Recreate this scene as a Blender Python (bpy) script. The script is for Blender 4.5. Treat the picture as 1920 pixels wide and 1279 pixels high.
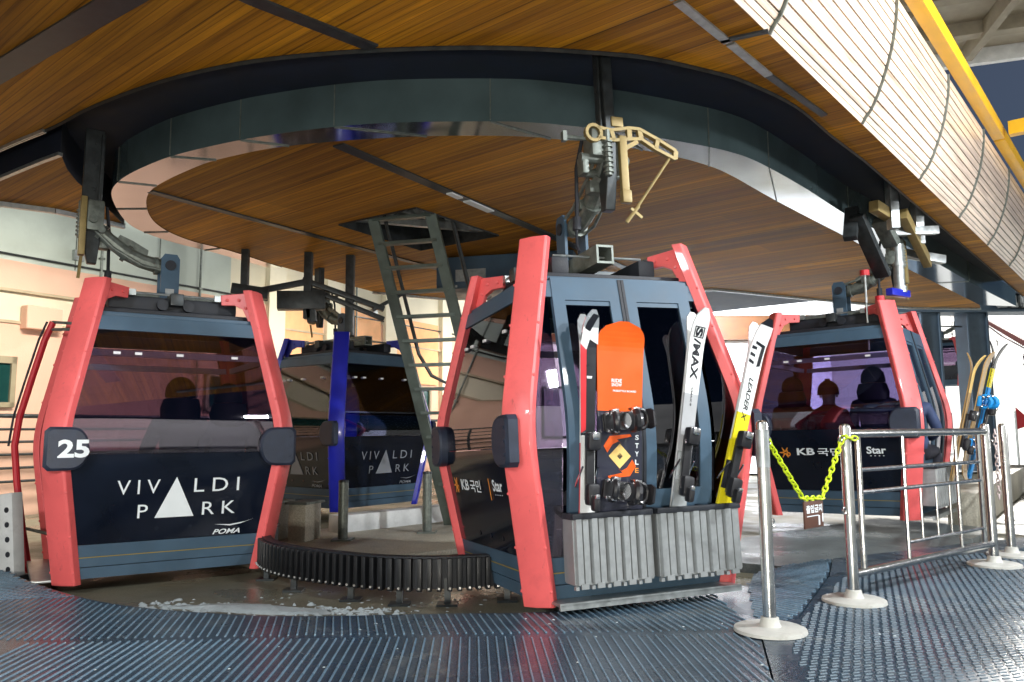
import bpy, bmesh, math, random
from mathutils import Vector, Matrix
random.seed(7)
R = math.radians
for o in list(bpy.data.objects): bpy.data.objects.remove(o, do_unlink=True)
scn = bpy.context.scene
col = scn.collection

# ------------------------------------------------------------------ camera
cam_d = bpy.data.cameras.new('camera'); cam = bpy.data.objects.new('camera', cam_d); col.objects.link(cam)
cam_d.sensor_width = 36.0; cam_d.lens = 36.0 * 1465.7 / 1920.0
cam_d.clip_start = 0.05; cam_d.clip_end = 6000
PITCH = math.atan2(805.1 - 639.5, 1465.7)
cam.matrix_world = Matrix.Translation((0, 0, 1.072)) @ Matrix.Rotation(math.pi/2 + PITCH, 4, 'X') @ Matrix.Rotation(-0.007, 4, 'Z')
scn.camera = cam

# ------------------------------------------------------------------ sky, sun, exposure
SUN_AZ = R(36); SUN_EL = R(27)          # azimuth clockwise from +Y: the slope floodlights beyond the station
world = bpy.data.worlds.new('World'); scn.world = world; world.use_nodes = True
wn = world.node_tree.nodes; wl = world.node_tree.links
bg = wn['Background']; sky = wn.new('ShaderNodeTexSky'); sky.sky_type = 'NISHITA'; sky.sun_disc = False
sky.sun_elevation = SUN_EL; sky.sun_rotation = SUN_AZ; sky.ozone_density = 8.0; sky.air_density = 1.0; sky.dust_density = 0.3
wl.new(sky.outputs[0], bg.inputs[0]); bg.inputs[1].default_value = 0.010
sun_d = bpy.data.lights.new('sun', 'SUN'); sun_d.energy = 3.6; sun_d.angle = R(3); sun_d.color = (1.0, 0.97, 0.90)
sun = bpy.data.objects.new('sun', sun_d); col.objects.link(sun)
sd = Vector((math.sin(SUN_AZ)*math.cos(SUN_EL), math.cos(SUN_AZ)*math.cos(SUN_EL), math.sin(SUN_EL)))
sun.rotation_euler = sd.to_track_quat('Z', 'Y').to_euler(); sun.location = sd*60
scn.view_settings.view_transform = 'Standard'; scn.view_settings.look = 'None'
scn.view_settings.exposure = 0.32; scn.view_settings.gamma = 1.0
scn.cycles.max_bounces = 8; scn.cycles.transparent_max_bounces = 16; scn.cycles.caustics_reflective = False
scn.cycles.sample_clamp_indirect = 6.0

# ------------------------------------------------------------------ helpers
U = Vector((.643, .766, 0)); V = Vector((.766, -.643, 0))        # along the lift line; outward to its right

def empty(name, loc=(0,0,0), mat=None):
    o = bpy.data.objects.new(name, None); col.objects.link(o); o.empty_display_size = .2
    if mat is not None: o.matrix_world = mat
    else: o.location = loc
    return o
def tag(o, label=None, cat=None, group=None, kind=None):
    if label: o['label'] = label
    if cat: o['category'] = cat
    if group: o['group'] = group
    if kind: o['kind'] = kind
    return o

class MB:
    def __init__(s): s.v=[]; s.f=[]; s.m=[]; s.sm=[]
    def add(s, vs, fs, m=0, smooth=False):
        b=len(s.v); s.v += [tuple(p) for p in vs]
        for f in fs: s.f.append([i+b for i in f]); s.m.append(m); s.sm.append(smooth)
        return s
    def box(s, c, d, rot=None, m=0, bev=0.0):
        x,y,z = d[0]/2, d[1]/2, d[2]/2
        if bev <= 0:
            vs=[(sx*x,sy*y,sz*z) for sx in(-1,1) for sy in(-1,1) for sz in(-1,1)]
            fs=[(0,1,3,2),(4,6,7,5),(0,4,5,1),(2,3,7,6),(0,2,6,4),(1,5,7,3)]
        else:
            b=min(bev,x*.9,y*.9,z*.9); vs=[];fs=[]
            bm=bmesh.new(); bmesh.ops.create_cube(bm,size=1.0)
            for v in bm.verts: v.co=Vector((v.co.x*2*x,v.co.y*2*y,v.co.z*2*z))
            bmesh.ops.bevel(bm,geom=bm.edges[:],offset=b,segments=2,affect='EDGES',profile=.6)
            bm.verts.index_update()
            vs=[tuple(v.co) for v in bm.verts]; fs=[[v.index for v in f.verts] for f in bm.faces]; bm.free()
        M = rot.to_3x3() if rot is not None else Matrix.Identity(3)
        C = Vector(c); s.add([M@Vector(p)+C for p in vs], fs, m); return s
    def bar(s, a, b, w, h=None, m=0, up=(0,0,1), bev=0.0):
        a=Vector(a); b=Vector(b); d=b-a; L=d.length; z=d.normalized(); u=Vector(up)
        if abs(z.dot(u))>.98: u=Vector((1,0,0))
        x=u.cross(z).normalized(); y=z.cross(x)
        M=Matrix((x,y,z)).transposed()
        s.box((a+b)/2,(w,h or w,L),M,m,bev); return s
    def tube(s, pts, r, n=10, m=0, caps=True, smooth=True):
        pts=[Vector(p) for p in pts]; k=len(pts); rs = r if isinstance(r,(list,tuple)) else [r]*k
        ring=[]; vs=[]
        px=None
        for i,p in enumerate(pts):
            t=(pts[min(i+1,k-1)]-pts[max(i-1,0)])
            if t.length<1e-9: t=Vector((0,0,1))
            t.normalize()
            if px is None:
                a=Vector((0,0,1)) if abs(t.z)<.9 else Vector((1,0,0)); px=a.cross(t).normalized()
            else:
                px=(px-t*px.dot(t)).normalized()
            py=t.cross(px)
            for j in range(n):
                a=2*math.pi*j/n; vs.append(p+(px*math.cos(a)+py*math.sin(a))*rs[i])
        fs=[]
        for i in range(k-1):
            for j in range(n):
                fs.append((i*n+j,i*n+(j+1)%n,(i+1)*n+(j+1)%n,(i+1)*n+j))
        s.add(vs,fs,m,smooth)
        if caps:
            b=len(s.v)-len(vs)
            s.f.append([b+j for j in range(n)][::-1]); s.m.append(m); s.sm.append(False)
            s.f.append([b+(k-1)*n+j for j in range(n)]); s.m.append(m); s.sm.append(False)
        return s
    def lathe(s, prof, c=(0,0,0), n=32, m=0, smooth=True):
        vs=[];fs=[]; k=len(prof)
        for (r,z) in prof:
            for j in range(n):
                a=2*math.pi*j/n; vs.append((c[0]+r*math.cos(a),c[1]+r*math.sin(a),c[2]+z))
        for i in range(k-1):
            for j in range(n): fs.append((i*n+j,i*n+(j+1)%n,(i+1)*n+(j+1)%n,(i+1)*n+j))
        s.add(vs,fs,m,smooth); return s
    def prism(s, poly, axis_a, axis_b, axis_n, org, t, m=0):
        """2D polygon in (a,b) extruded by t along n, centred"""
        A,B,N,O=Vector(axis_a),Vector(axis_b),Vector(axis_n),Vector(org); k=len(poly)
        vs=[O+A*p[0]+B*p[1]-N*t/2 for p in poly]+[O+A*p[0]+B*p[1]+N*t/2 for p in poly]
        fs=[list(range(k))[::-1],list(range(k,2*k))]+[(i,(i+1)%k,k+(i+1)%k,k+i) for i in range(k)]
        s.add(vs,fs,m); return s
    def build(s, name, mats, parent=None, bevel=0.0, fixn=True, auto=False):
        me=bpy.data.meshes.new(name); me.from_pydata(s.v,[],s.f)
        if not isinstance(mats,(list,tuple)): mats=[mats]
        for q in mats: me.materials.append(q)
        me.polygons.foreach_set('material_index', s.m); me.polygons.foreach_set('use_smooth', s.sm)
        if fixn:
            bm=bmesh.new(); bm.from_mesh(me); bmesh.ops.recalc_face_normals(bm,faces=bm.faces); bm.to_mesh(me); bm.free()
        me.polygons.foreach_set('use_smooth',[True]*len(me.polygons)); me.set_sharp_from_angle(angle=R(28))
        me.update()
        o=bpy.data.objects.new(name,me); col.objects.link(o)
        if parent is not None: o.parent=parent
        if bevel>0:
            b=o.modifiers.new('b','BEVEL'); b.width=bevel; b.segments=2; b.limit_method='ANGLE'; b.angle_limit=R(40)
        return o

def spline(pts, n=6, closed=False):
    P=[Vector((p[0],p[1],0)) for p in pts]; out=[]; k=len(P)
    rng = range(k) if closed else range(k-1)
    for i in rng:
        p0=P[(i-1)%k] if closed or i>0 else P[0]*2-P[1]
        p1=P[i]; p2=P[(i+1)%k]; p3=P[(i+2)%k] if closed or i+2<k else P[k-1]*2-P[k-2]
        for j in range(n):
            t=j/n
            out.append(.5*((2*p1)+(-p0+p2)*t+(2*p0-5*p1+4*p2-p3)*t*t+(-p0+3*p1-3*p2+p3)*t**3))
    if not closed: out.append(P[-1])
    return [(p.x,p.y) for p in out]

def text_mesh(body, size=1.0, align='LEFT', shear=0.0, bold=0.0, spacing=1.0, res=3):
    c=bpy.data.curves.new('txt','FONT'); c.body=body; c.size=size; c.align_x=align; c.shear=shear; c.offset=bold
    c.space_character=spacing; c.resolution_u=res; c.fill_mode='FRONT'
    o=bpy.data.objects.new('txt',c); col.objects.link(o)
    dg=bpy.context.evaluated_depsgraph_get(); dg.update()
    me=bpy.data.meshes.new_from_object(o.evaluated_get(dg))
    vs=[tuple(v.co) for v in me.vertices]; fs=[list(p.vertices) for p in me.polygons]
    bpy.data.objects.remove(o,do_unlink=True); bpy.data.curves.remove(c); bpy.data.meshes.remove(me)
    return vs,fs
def tsize(vs): 
    xs=[v[0] for v in vs]; ys=[v[1] for v in vs]; return min(xs),max(xs),min(ys),max(ys)

# ------------------------------------------------------------------ materials
def nm(name):
    m=bpy.data.materials.new(name); m.use_nodes=True; nt=m.node_tree
    return m,nt,nt.nodes,nt.links,nt.nodes['Principled BSDF']
def ramp(nd, stops):
    r=nd.new('ShaderNodeValToRGB'); e=r.color_ramp.elements
    while len(e)<len(stops): e.new(.5)
    for el,(p,c) in zip(e,stops): el.position=p; el.color=(*c,1) if len(c)==3 else c
    return r
def coords(nd, lk, scale=(1,1,1), rot=(0,0,0), kind='Object'):
    t=nd.new('ShaderNodeTexCoord'); mp=nd.new('ShaderNodeMapping'); lk.new(t.outputs[kind],mp.inputs[0])
    mp.inputs['Scale'].default_value=scale; mp.inputs['Rotation'].default_value=rot
    return mp
def M(name, c, rough=.5, metal=0.0, var=.12, vscale=6.0, bump=0.0, bscale=40.0, coat=0.0, spec=.5, rvar=.12, dirt=0.0, dirtc=(.03,.03,.03)):
    m,nt,nd,lk,p=nm(name)
    mp=coords(nd,lk)
    n=nd.new('ShaderNodeTexNoise'); n.inputs['Scale'].default_value=vscale; n.inputs['Detail'].default_value=6; lk.new(mp.outputs[0],n.inputs[0])
    lo=tuple(max(0,x*(1-var)) for x in c); hi=tuple(min(1,x*(1+var)) for x in c)
    r=ramp(nd,[(.3,lo),(.7,hi)]); lk.new(n.outputs[0],r.inputs[0]); out=r.outputs[0]
    if dirt>0:
        n2=nd.new('ShaderNodeTexNoise'); n2.inputs['Scale'].default_value=vscale*2.3; n2.inputs['Detail'].default_value=8; n2.inputs['Roughness'].default_value=.7
        lk.new(mp.outputs[0],n2.inputs[0]); r2=ramp(nd,[(.52,(0,0,0)),(.75,(dirt,)*3)]); lk.new(n2.outputs[0],r2.inputs[0])
        mx=nd.new('ShaderNodeMixRGB'); lk.new(r2.outputs[0],mx.inputs[0]); lk.new(out,mx.inputs[1]); mx.inputs[2].default_value=(*dirtc,1); out=mx.outputs[0]
    lk.new(out,p.inputs['Base Color'])
    mr=nd.new('ShaderNodeMapRange'); lk.new(n.outputs[0],mr.inputs[0]); mr.inputs[3].default_value=max(.02,rough-rvar); mr.inputs[4].default_value=min(1,rough+rvar); lk.new(mr.outputs[0],p.inputs['Roughness'])
    p.inputs['Metallic'].default_value=metal; p.inputs['Coat Weight'].default_value=coat; p.inputs['Specular IOR Level'].default_value=spec
    if bump>0:
        b=nd.new('ShaderNodeTexNoise'); b.inputs['Scale'].default_value=bscale; b.inputs['Detail'].default_value=5; lk.new(mp.outputs[0],b.inputs[0])
        bp=nd.new('ShaderNodeBump'); bp.inputs['Strength'].default_value=bump; bp.inputs['Distance'].default_value=.02; lk.new(b.outputs[0],bp.inputs['Height']); lk.new(bp.outputs[0],p.inputs['Normal'])
    return m
def glass(name, tint, ior=1.9, gloss=(1,1,1), rough=.015):
    m,nt,nd,lk,p=nm(name); nd.remove(p)
    tr=nd.new('ShaderNodeBsdfTransparent'); tr.inputs[0].default_value=(*tint,1)
    gl=nd.new('ShaderNodeBsdfGlossy'); gl.inputs[0].default_value=(*gloss,1); gl.inputs['Roughness'].default_value=rough
    fr=nd.new('ShaderNodeFresnel'); fr.inputs[0].default_value=ior
    mx=nd.new('ShaderNodeMixShader'); lk.new(fr.outputs[0],mx.inputs[0]); lk.new(tr.outputs[0],mx.inputs[1]); lk.new(gl.outputs[0],mx.inputs[2])
    lk.new(mx.outputs[0],nd['Material Output'].inputs[0]); return m
def emit(name,c,s):
    m,nt,nd,lk,p=nm(name); p.inputs['Base Color'].default_value=(.8,.8,.8,1); p.inputs['Emission Color'].default_value=(*c,1); p.inputs['Emission Strength'].default_value=s; return m

coral=M('coral_paint',(.80,.125,.125),.45,var=.10,vscale=3,coat=.12,dirt=.30,dirtc=(.42,.06,.06))
def scuff(m):
    nt=m.node_tree; nd,lk=nt.nodes,nt.links; p=nd['Principled BSDF']; src=p.inputs['Base Color'].links[0].from_socket
    mp=coords(nd,lk,scale=(14,14,3)); n=nd.new('ShaderNodeTexNoise'); n.inputs['Scale'].default_value=2.2; n.inputs['Detail'].default_value=9; n.inputs['Roughness'].default_value=.75; lk.new(mp.outputs[0],n.inputs[0])
    r=ramp(nd,[(.60,(0,0,0)),(.70,(.55,.55,.55))]); lk.new(n.outputs[0],r.inputs[0]); mx=nd.new('ShaderNodeMixRGB'); lk.new(r.outputs[0],mx.inputs[0]); lk.new(src,mx.inputs[1]); mx.inputs[2].default_value=(.16,.035,.03,1); lk.new(mx.outputs[0],p.inputs['Base Color'])
scuff(coral)
bluep=M('blue_paint',(.012,.02,.42),.35,var=.1,vscale=3,coat=.3)
slate=M('slate_paint',(.055,.10,.15),.5,var=.14,vscale=4,coat=.04,dirt=.2,dirtc=(.10,.12,.13),spec=.35)
black=M('black_panel',(.006,.009,.018),.10,var=.3,vscale=3,spec=.35,rvar=.05)
rubber=M('rubber',(.012,.015,.022),.6,var=.3,vscale=15,bump=.1,bscale=90)
plate=M('bumper_rubber',(.02,.028,.05),.5,var=.2,vscale=12,bump=.08,bscale=120)
inner=M('interior_grey',(.05,.05,.065),.6)
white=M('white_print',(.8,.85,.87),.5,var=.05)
greyp=M('grey_print',(.22,.24,.27),.5,var=.1)  # grey copy of the white print, lower in contrast
orange=M('orange_print',(.8,.28,.03),.5,var=.05)
steel=M('stainless',(.62,.62,.60),.24,metal=1,var=.08,vscale=20,rvar=.1)
galv=M('galvanised',(.42,.45,.45),.42,metal=.85,var=.2,vscale=18,rvar=.15)
alu=M('aluminium',(.36,.38,.385),.42,metal=.45,var=.08,vscale=30,dirt=.12,dirtc=(.25,.26,.26))
railw=M('rail_pale',(.75,.74,.76),.4,var=.08)
dsteel=M('dark_steel',(.045,.052,.055),.42,metal=.5,var=.3,vscale=14,dirt=.3,dirtc=(.10,.06,.035))
cast=M('cast_brass',(.27,.20,.075),.5,metal=.25,var=.15,vscale=14,dirt=.3,dirtc=(.14,.09,.04))
greyg=M('grease_grey',(.16,.18,.16),.45,metal=.4,var=.3,vscale=20,dirt=.4,dirtc=(.04,.035,.03))
polish=M('polished_band',(.42,.44,.47),.10,metal=1,var=.05,vscale=3,rvar=.05)
band=M('band_grey',(.13,.19,.20),.17,metal=.45,var=.25,vscale=2.0,rvar=.06)
navy=M('slot_navy',(.006,.012,.028),.75,var=.3,vscale=4)
baseW=M('base_plate_white',(.54,.54,.50),.45,var=.12,vscale=8,dirt=.35,dirtc=(.22,.21,.17))
yellowp=M('yellow_paint',(.80,.44,.012),.4,var=.1,vscale=3)
chainY=M('yellow_chain',(.62,.78,.02),.4,var=.06)
redp=M('red_paint',(.55,.02,.03),.4,var=.1)
brownS=M('brown_sign',(.09,.035,.02),.5,var=.2)
clear=glass('cabin_glass',(.64,.57,.66),2.0,(.95,.93,1))
clearR=glass('bright_glass',(.70,.66,.82),1.9,(.95,.93,1))
clearB=glass('pale_glass',(.74,.77,.98),1.5,(.95,.95,1))
lens=emit('lamp_lens',(1,.98,.94),30)

def wood(name, c1, c2, gap, rough=.62, rot=R(40), row=.06, coat=0.0, streak=34):
    """boards running along the rotated x axis: per-board tone, fine grain, thin joint lines"""
    m,nt,nd,lk,p=nm(name)
    mp=coords(nd,lk,rot=(0,0,rot))
    sx=nd.new('ShaderNodeSeparateXYZ'); lk.new(mp.outputs[0],sx.inputs[0])
    dv=nd.new('ShaderNodeMath'); dv.operation='DIVIDE'; lk.new(sx.outputs[1],dv.inputs[0]); dv.inputs[1].default_value=row
    fl=nd.new('ShaderNodeMath'); fl.operation='FLOOR'; lk.new(dv.outputs[0],fl.inputs[0])
    fr=nd.new('ShaderNodeMath'); fr.operation='FRACT'; lk.new(dv.outputs[0],fr.inputs[0])
    wn1=nd.new('ShaderNodeTexWhiteNoise'); wn1.noise_dimensions='1D'; lk.new(fl.outputs[0],wn1.inputs['W'])
    base=ramp(nd,[(0,c2),(1,c1)]); lk.new(wn1.outputs['Value'],base.inputs[0])
    sc=nd.new('ShaderNodeMapping'); lk.new(mp.outputs[0],sc.inputs[0]); sc.inputs['Scale'].default_value=(.8,streak,streak)
    n=nd.new('ShaderNodeTexNoise'); n.inputs['Scale'].default_value=1.0; n.inputs['Detail'].default_value=8; n.inputs['Roughness'].default_value=.68; n.inputs['Distortion'].default_value=.35; lk.new(sc.outputs[0],n.inputs[0])
    r=ramp(nd,[(.30,(.50,.45,.40)),(.5,(.98,.98,.98)),(.72,(1.4,1.34,1.2))]); lk.new(n.outputs[0],r.inputs[0])
    mx=nd.new('ShaderNodeMixRGB'); mx.blend_type='MULTIPLY'; mx.inputs[0].default_value=1; lk.new(base.outputs[0],mx.inputs[1]); lk.new(r.outputs[0],mx.inputs[2])
    s2=nd.new('ShaderNodeMapping'); lk.new(mp.outputs[0],s2.inputs[0]); s2.inputs['Scale'].default_value=(.22,1.6,1)
    n2=nd.new('ShaderNodeTexNoise'); n2.inputs['Scale'].default_value=1.0; n2.inputs['Detail'].default_value=4; lk.new(s2.outputs[0],n2.inputs[0])
    r2=ramp(nd,[(.3,(.66,.63,.60)),(.7,(1.2,1.2,1.16))]); lk.new(n2.outputs[0],r2.inputs[0])
    mx2=nd.new('ShaderNodeMixRGB'); mx2.blend_type='MULTIPLY'; mx2.inputs[0].default_value=1; lk.new(mx.outputs[0],mx2.inputs[1]); lk.new(r2.outputs[0],mx2.inputs[2])
    g=ramp(nd,[(0,(1,1,1)),(.06,(0,0,0)),(.94,(0,0,0)),(1,(1,1,1))]); lk.new(fr.outputs[0],g.inputs[0])
    mx3=nd.new('ShaderNodeMixRGB'); lk.new(g.outputs[0],mx3.inputs[0]); lk.new(mx2.outputs[0],mx3.inputs[1]); mx3.inputs[2].default_value=(*gap,1)
    dv2=nd.new('ShaderNodeMath'); dv2.operation='DIVIDE'; lk.new(sx.outputs[1],dv2.inputs[0]); dv2.inputs[1].default_value=row*9
    fr2=nd.new('ShaderNodeMath'); fr2.operation='FRACT'; lk.new(dv2.outputs[0],fr2.inputs[0]); fl2=nd.new('ShaderNodeMath'); fl2.operation='FLOOR'; lk.new(dv2.outputs[0],fl2.inputs[0])
    dx2=nd.new('ShaderNodeMath'); dx2.operation='MULTIPLY_ADD'; lk.new(fl2.outputs[0],dx2.inputs[0]); dx2.inputs[1].default_value=.37; 
    dxx=nd.new('ShaderNodeMath'); dxx.operation='DIVIDE'; lk.new(sx.outputs[0],dxx.inputs[0]); dxx.inputs[1].default_value=2.4; lk.new(dxx.outputs[0],dx2.inputs[2])
    flx=nd.new('ShaderNodeMath'); flx.operation='FLOOR'; lk.new(dx2.outputs[0],flx.inputs[0])
    cmb=nd.new('ShaderNodeCombineXYZ'); lk.new(fl2.outputs[0],cmb.inputs[0]); lk.new(flx.outputs[0],cmb.inputs[1]); wn2=nd.new('ShaderNodeTexWhiteNoise'); wn2.noise_dimensions='2D'; lk.new(cmb.outputs[0],wn2.inputs['Vector'])
    tone=ramp(nd,[(0,(.80,.78,.76)),(1,(1.14,1.12,1.08))]); lk.new(wn2.outputs['Value'],tone.inputs[0])
    g2=ramp(nd,[(0,(.25,.22,.2)),(.012,(.3,.27,.25)),(.03,(1,1,1)),(1,(1,1,1))]); lk.new(fr2.outputs[0],g2.inputs[0])
    m4=nd.new('ShaderNodeMixRGB'); m4.blend_type='MULTIPLY'; m4.inputs[0].default_value=1 if row<1 else 0; lk.new(mx3.outputs[0],m4.inputs[1]); lk.new(tone.outputs[0],m4.inputs[2])
    m5=nd.new('ShaderNodeMixRGB'); m5.blend_type='MULTIPLY'; m5.inputs[0].default_value=.8 if row<1 else 0; lk.new(m4.outputs[0],m5.inputs[1]); lk.new(g2.outputs[0],m5.inputs[2])
    lk.new(m5.outputs[0],p.inputs['Base Color']); p.inputs['Roughness'].default_value=rough; p.inputs['Coat Weight'].default_value=coat; p.inputs['Coat Roughness'].default_value=.2; p.inputs['Specular IOR Level'].default_value=.25 if coat==0 else .5
    bp=nd.new('ShaderNodeBump'); bp.inputs['Strength'].default_value=.3; bp.inputs['Distance'].default_value=.004; bp.invert=True; lk.new(g.outputs[0],bp.inputs['Height']); lk.new(bp.outputs[0],p.inputs['Normal'])
    return m
soffitM=wood('soffit_wood',(.60,.275,.012),(.38,.16,.007),(.15,.055,.003))
lacquer=wood('lacquered_wood',(.78,.64,.54),(.66,.50,.40),(.6,.45,.35),rough=.3,rot=R(-50),row=3.0,coat=.6,streak=22)

def concrete(name, c, rough, wet=.5, scuffs=0):
    m,nt,nd,lk,p=nm(name); mp=coords(nd,lk)
    n=nd.new('ShaderNodeTexNoise'); n.inputs['Scale'].default_value=.9; n.inputs['Detail'].default_value=9; n.inputs['Roughness'].default_value=.62; lk.new(mp.outputs[0],n.inputs[0])
    r=ramp(nd,[(.25,tuple(x*.55 for x in c)),(.5,c),(.8,tuple(min(1,x*1.35) for x in c))]); lk.new(n.outputs[0],r.inputs[0])
    n3=nd.new('ShaderNodeTexNoise'); n3.inputs['Scale'].default_value=70; n3.inputs['Detail'].default_value=4; lk.new(mp.outputs[0],n3.inputs[0])
    r3=ramp(nd,[(.3,(.75,.75,.75)),(.7,(1.2,1.2,1.2))]); lk.new(n3.outputs[0],r3.inputs[0])
    mx=nd.new('ShaderNodeMixRGB'); mx.blend_type='MULTIPLY'; mx.inputs[0].default_value=1; lk.new(r.outputs[0],mx.inputs[1]); lk.new(r3.outputs[0],mx.inputs[2]); lk.new(mx.outputs[0],p.inputs['Base Color'])
    if scuffs>0:
        n4=nd.new('ShaderNodeTexNoise'); n4.inputs['Scale'].default_value=2.6; n4.inputs['Detail'].default_value=10; n4.inputs['Roughness'].default_value=.72; n4.inputs['Distortion'].default_value=.8; lk.new(mp.outputs[0],n4.inputs[0])
        r4=ramp(nd,[(.54,(0,0,0)),(.72,(scuffs,)*3)]); lk.new(n4.outputs[0],r4.inputs[0]); mx4=nd.new('ShaderNodeMixRGB'); lk.new(r4.outputs[0],mx4.inputs[0]); lk.new(mx.outputs[0],mx4.inputs[1]); mx4.inputs[2].default_value=(.30,.31,.28,1); lk.new(mx4.outputs[0],p.inputs['Base Color'])
    n2=nd.new('ShaderNodeTexNoise'); n2.inputs['Scale'].default_value=1.4; n2.inputs['Detail'].default_value=6; lk.new(mp.outputs[0],n2.inputs[0])
    mr=nd.new('ShaderNodeMapRange'); lk.new(n2.outputs[0],mr.inputs[0]); mr.inputs[1].default_value=.35; mr.inputs[2].default_value=.62; mr.inputs[3].default_value=rough-wet; mr.inputs[4].default_value=rough; lk.new(mr.outputs[0],p.inputs['Roughness'])
    bp=nd.new('ShaderNodeBump'); bp.inputs['Strength'].default_value=.25; bp.inputs['Distance'].default_value=.01; lk.new(n3.outputs[0],bp.inputs['Height']); lk.new(bp.outputs[0],p.inputs['Normal'])
    return m
wetc=concrete('wet_concrete',(.20,.185,.13),.62,.46)
dryc=concrete('pale_concrete',(.44,.41,.33),.7,.25)
matM=concrete('mat_rubber',(.032,.056,.084),.36,.24,.32)
matR=concrete('mat_rubber_rib',(.14,.225,.30),.38,.24,.35)  # lighter than the mat: glint on the rib edges put into the colour
matS=concrete('mat_rubber_stud',(.05,.085,.115),.55,.2,.4)
matG=concrete('mat_smooth',(.14,.16,.16),.45,.25)
snowM=M('snow',(.86,.90,.90),.7,var=.04,vscale=.15,bump=.35,bscale=1.2)
frost=M('frost',(.46,.52,.54),.7,var=.1,vscale=8,bump=.6,bscale=30)

# ------------------------------------------------------------------ floodlights: two are mirrored in the cabin windows, the others are added, unseen
def floodlight(loc, aim, power, size, label, color=(1,1,1), pole=None, spread=math.pi):
    t=empty('floodlight'); tag(t,label,'floodlight','floodlights of the station')
    d=(Vector(aim)-Vector(loc)).normalized(); q=d.to_track_quat('-Z','Y'); Mx=Matrix.Translation(loc)@q.to_matrix().to_4x4(); t.matrix_world=Mx
    w,h=size
    b=MB(); b.box((0,0,.09),(w+.08,h+.08,.12),bev=.02); b.box((0,0,.19),(w*.6,h*.6,.10),bev=.02)
    for k in range(6): b.box((-w*.25+k*w*.1,0,.26),(.015,h*.5,.06))
    b.build('housing',dsteel,t)
    f=MB(); f.bar((-w/2-.06,0,.1),(-w/2-.06,0,.45),.03); f.bar((w/2+.06,0,.1),(w/2+.06,0,.45),.03); f.bar((-w/2-.06,0,.45),(w/2+.06,0,.45),.03); f.build('bracket',galv,t)
    l=MB(); l.box((0,0,.02),(w,h,.01)); l.build('lamp_lens',lens,t)
    ld=bpy.data.lights.new('lamp','AREA'); ld.shape='RECTANGLE'; ld.size=w; ld.size_y=h; ld.energy=power; ld.color=color; ld.spread=spread
    lo=bpy.data.objects.new('lamp',ld); col.objects.link(lo); lo.parent=t; lo.location=(0,0,0.0)
    if pole:
        p=MB(); p.tube([Vector(loc)-Vector((0,0,0))-d*.45,(loc[0]-d.x*.45,loc[1]-d.y*.45,0)],.06); po=p.build('pole',galv,t); po.matrix_parent_inverse=Mx.inverted()
    return t
floodlight((5.2,.1,4.9),(0,6.2,1.2),240,(.45,.28),'tall floodlight on a pole behind the queue barriers',(.95,.98,1),pole=True)
floodlight((6.0,3.7,4.6),(-2.6,6.7,1.2),330,(.35,.22),'floodlight on a pole beside the second barrier panel',(.93,.97,1),pole=True)
floodlight((-4.6,-2.2,4.2),(-2.2,7.5,1.6),210,(.7,.4),'added fill floodlight on a pole facing the cabin numbered twenty five',(.90,.96,1),pole=True)  # unseen fill lamp added on the left
floodlight((9.0,5.0,2.4),(4.2,8.2,3.95),120,(.8,.4),'added unseen floodlight turned up to the curved cladding',(.96,.96,1))  # unseen lamp added to brighten the cladding
floodlight((-.2,-1.5,.55),(-.6,9.5,3.4),140,(.9,.3),'added unseen low floodlight turned up to the timber ceiling',(1,.93,.8))  # unseen uplight added to brighten the timber soffit

def wbuild(mb, name, mats, parent, bevel=0.0, **k):
    o=mb.build(name,mats,parent,bevel,**k); o.location=-parent.location; return o
def planar(loops, z, up=False):
    """flat face with holes from outlines, as an MB at height z"""
    bm=bmesh.new(); edges=[]
    for lp in loops:
        vs=[bm.verts.new((x,y,z)) for x,y in lp]
        for i in range(len(vs)): edges.append(bm.edges.new((vs[i],vs[(i+1)%len(vs)])))
    bmesh.ops.triangle_fill(bm,use_beauty=True,use_dissolve=False,edges=edges,normal=(0,0,1 if up else -1))
    bm.verts.index_update(); mb=MB(); mb.add([tuple(v.co) for v in bm.verts],[[v.index for v in f.verts] for f in bm.faces]); bm.free(); return mb
def slab(loops, z0, z1):
    mb=planar(loops,z0); tp=planar(loops,z1,True); mb.add(tp.v,tp.f)
    for lp in loops:
        k=len(lp); vs=[(x,y,z0) for x,y in lp]+[(x,y,z1) for x,y in lp]
        mb.add(vs,[(i,(i+1)%k,k+(i+1)%k,k+i) for i in range(k)])
    return mb
def ribbon(mb, line, z0, z1, m=0, smooth=True, closed=False):
    k=len(line); vs=[(x,y,z0) for x,y in line]+[(x,y,z1) for x,y in line]
    mb.add(vs,[(i,(i+1)%k,k+(i+1)%k,k+i) for i in range(k if closed else k-1)],m,smooth); return mb

# ================================================================== SETTING
gm=MB(); gm.add([(-900,-400,-.14),(900,-400,-.14),(900,2500,-.14),(-900,2500,-.14)],[(0,1,2,3)])
tag(gm.build('ground',snowM),kind='structure')
cf=MB(); cf.box((1.5,8.0,-.135),(34,26,.07)); tag(cf.build('concrete_floor',wetc),kind='structure')

# rubber mats: outer edge follows the arc on which the cabins travel
edge=[(-9,9.0),(-6.4,8.5),(-5.1,7.5),(-4.19,6.53),(-3.47,5.79),(-2.58,5.1),(-1.76,4.78),(-1.25,4.70),(-.36,4.74),(.15,4.76),(.62,4.92),(1.15,5.18),(1.5,5.46)]
E1=spline(edge,5)
front=E1+[(1.62,5.52),(1.30,4.30),(1.08,3.40),(.75,2.0),(.4,-2.0),(-9,-2.0)]
fm=slab([front],-.098,0.0)
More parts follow.
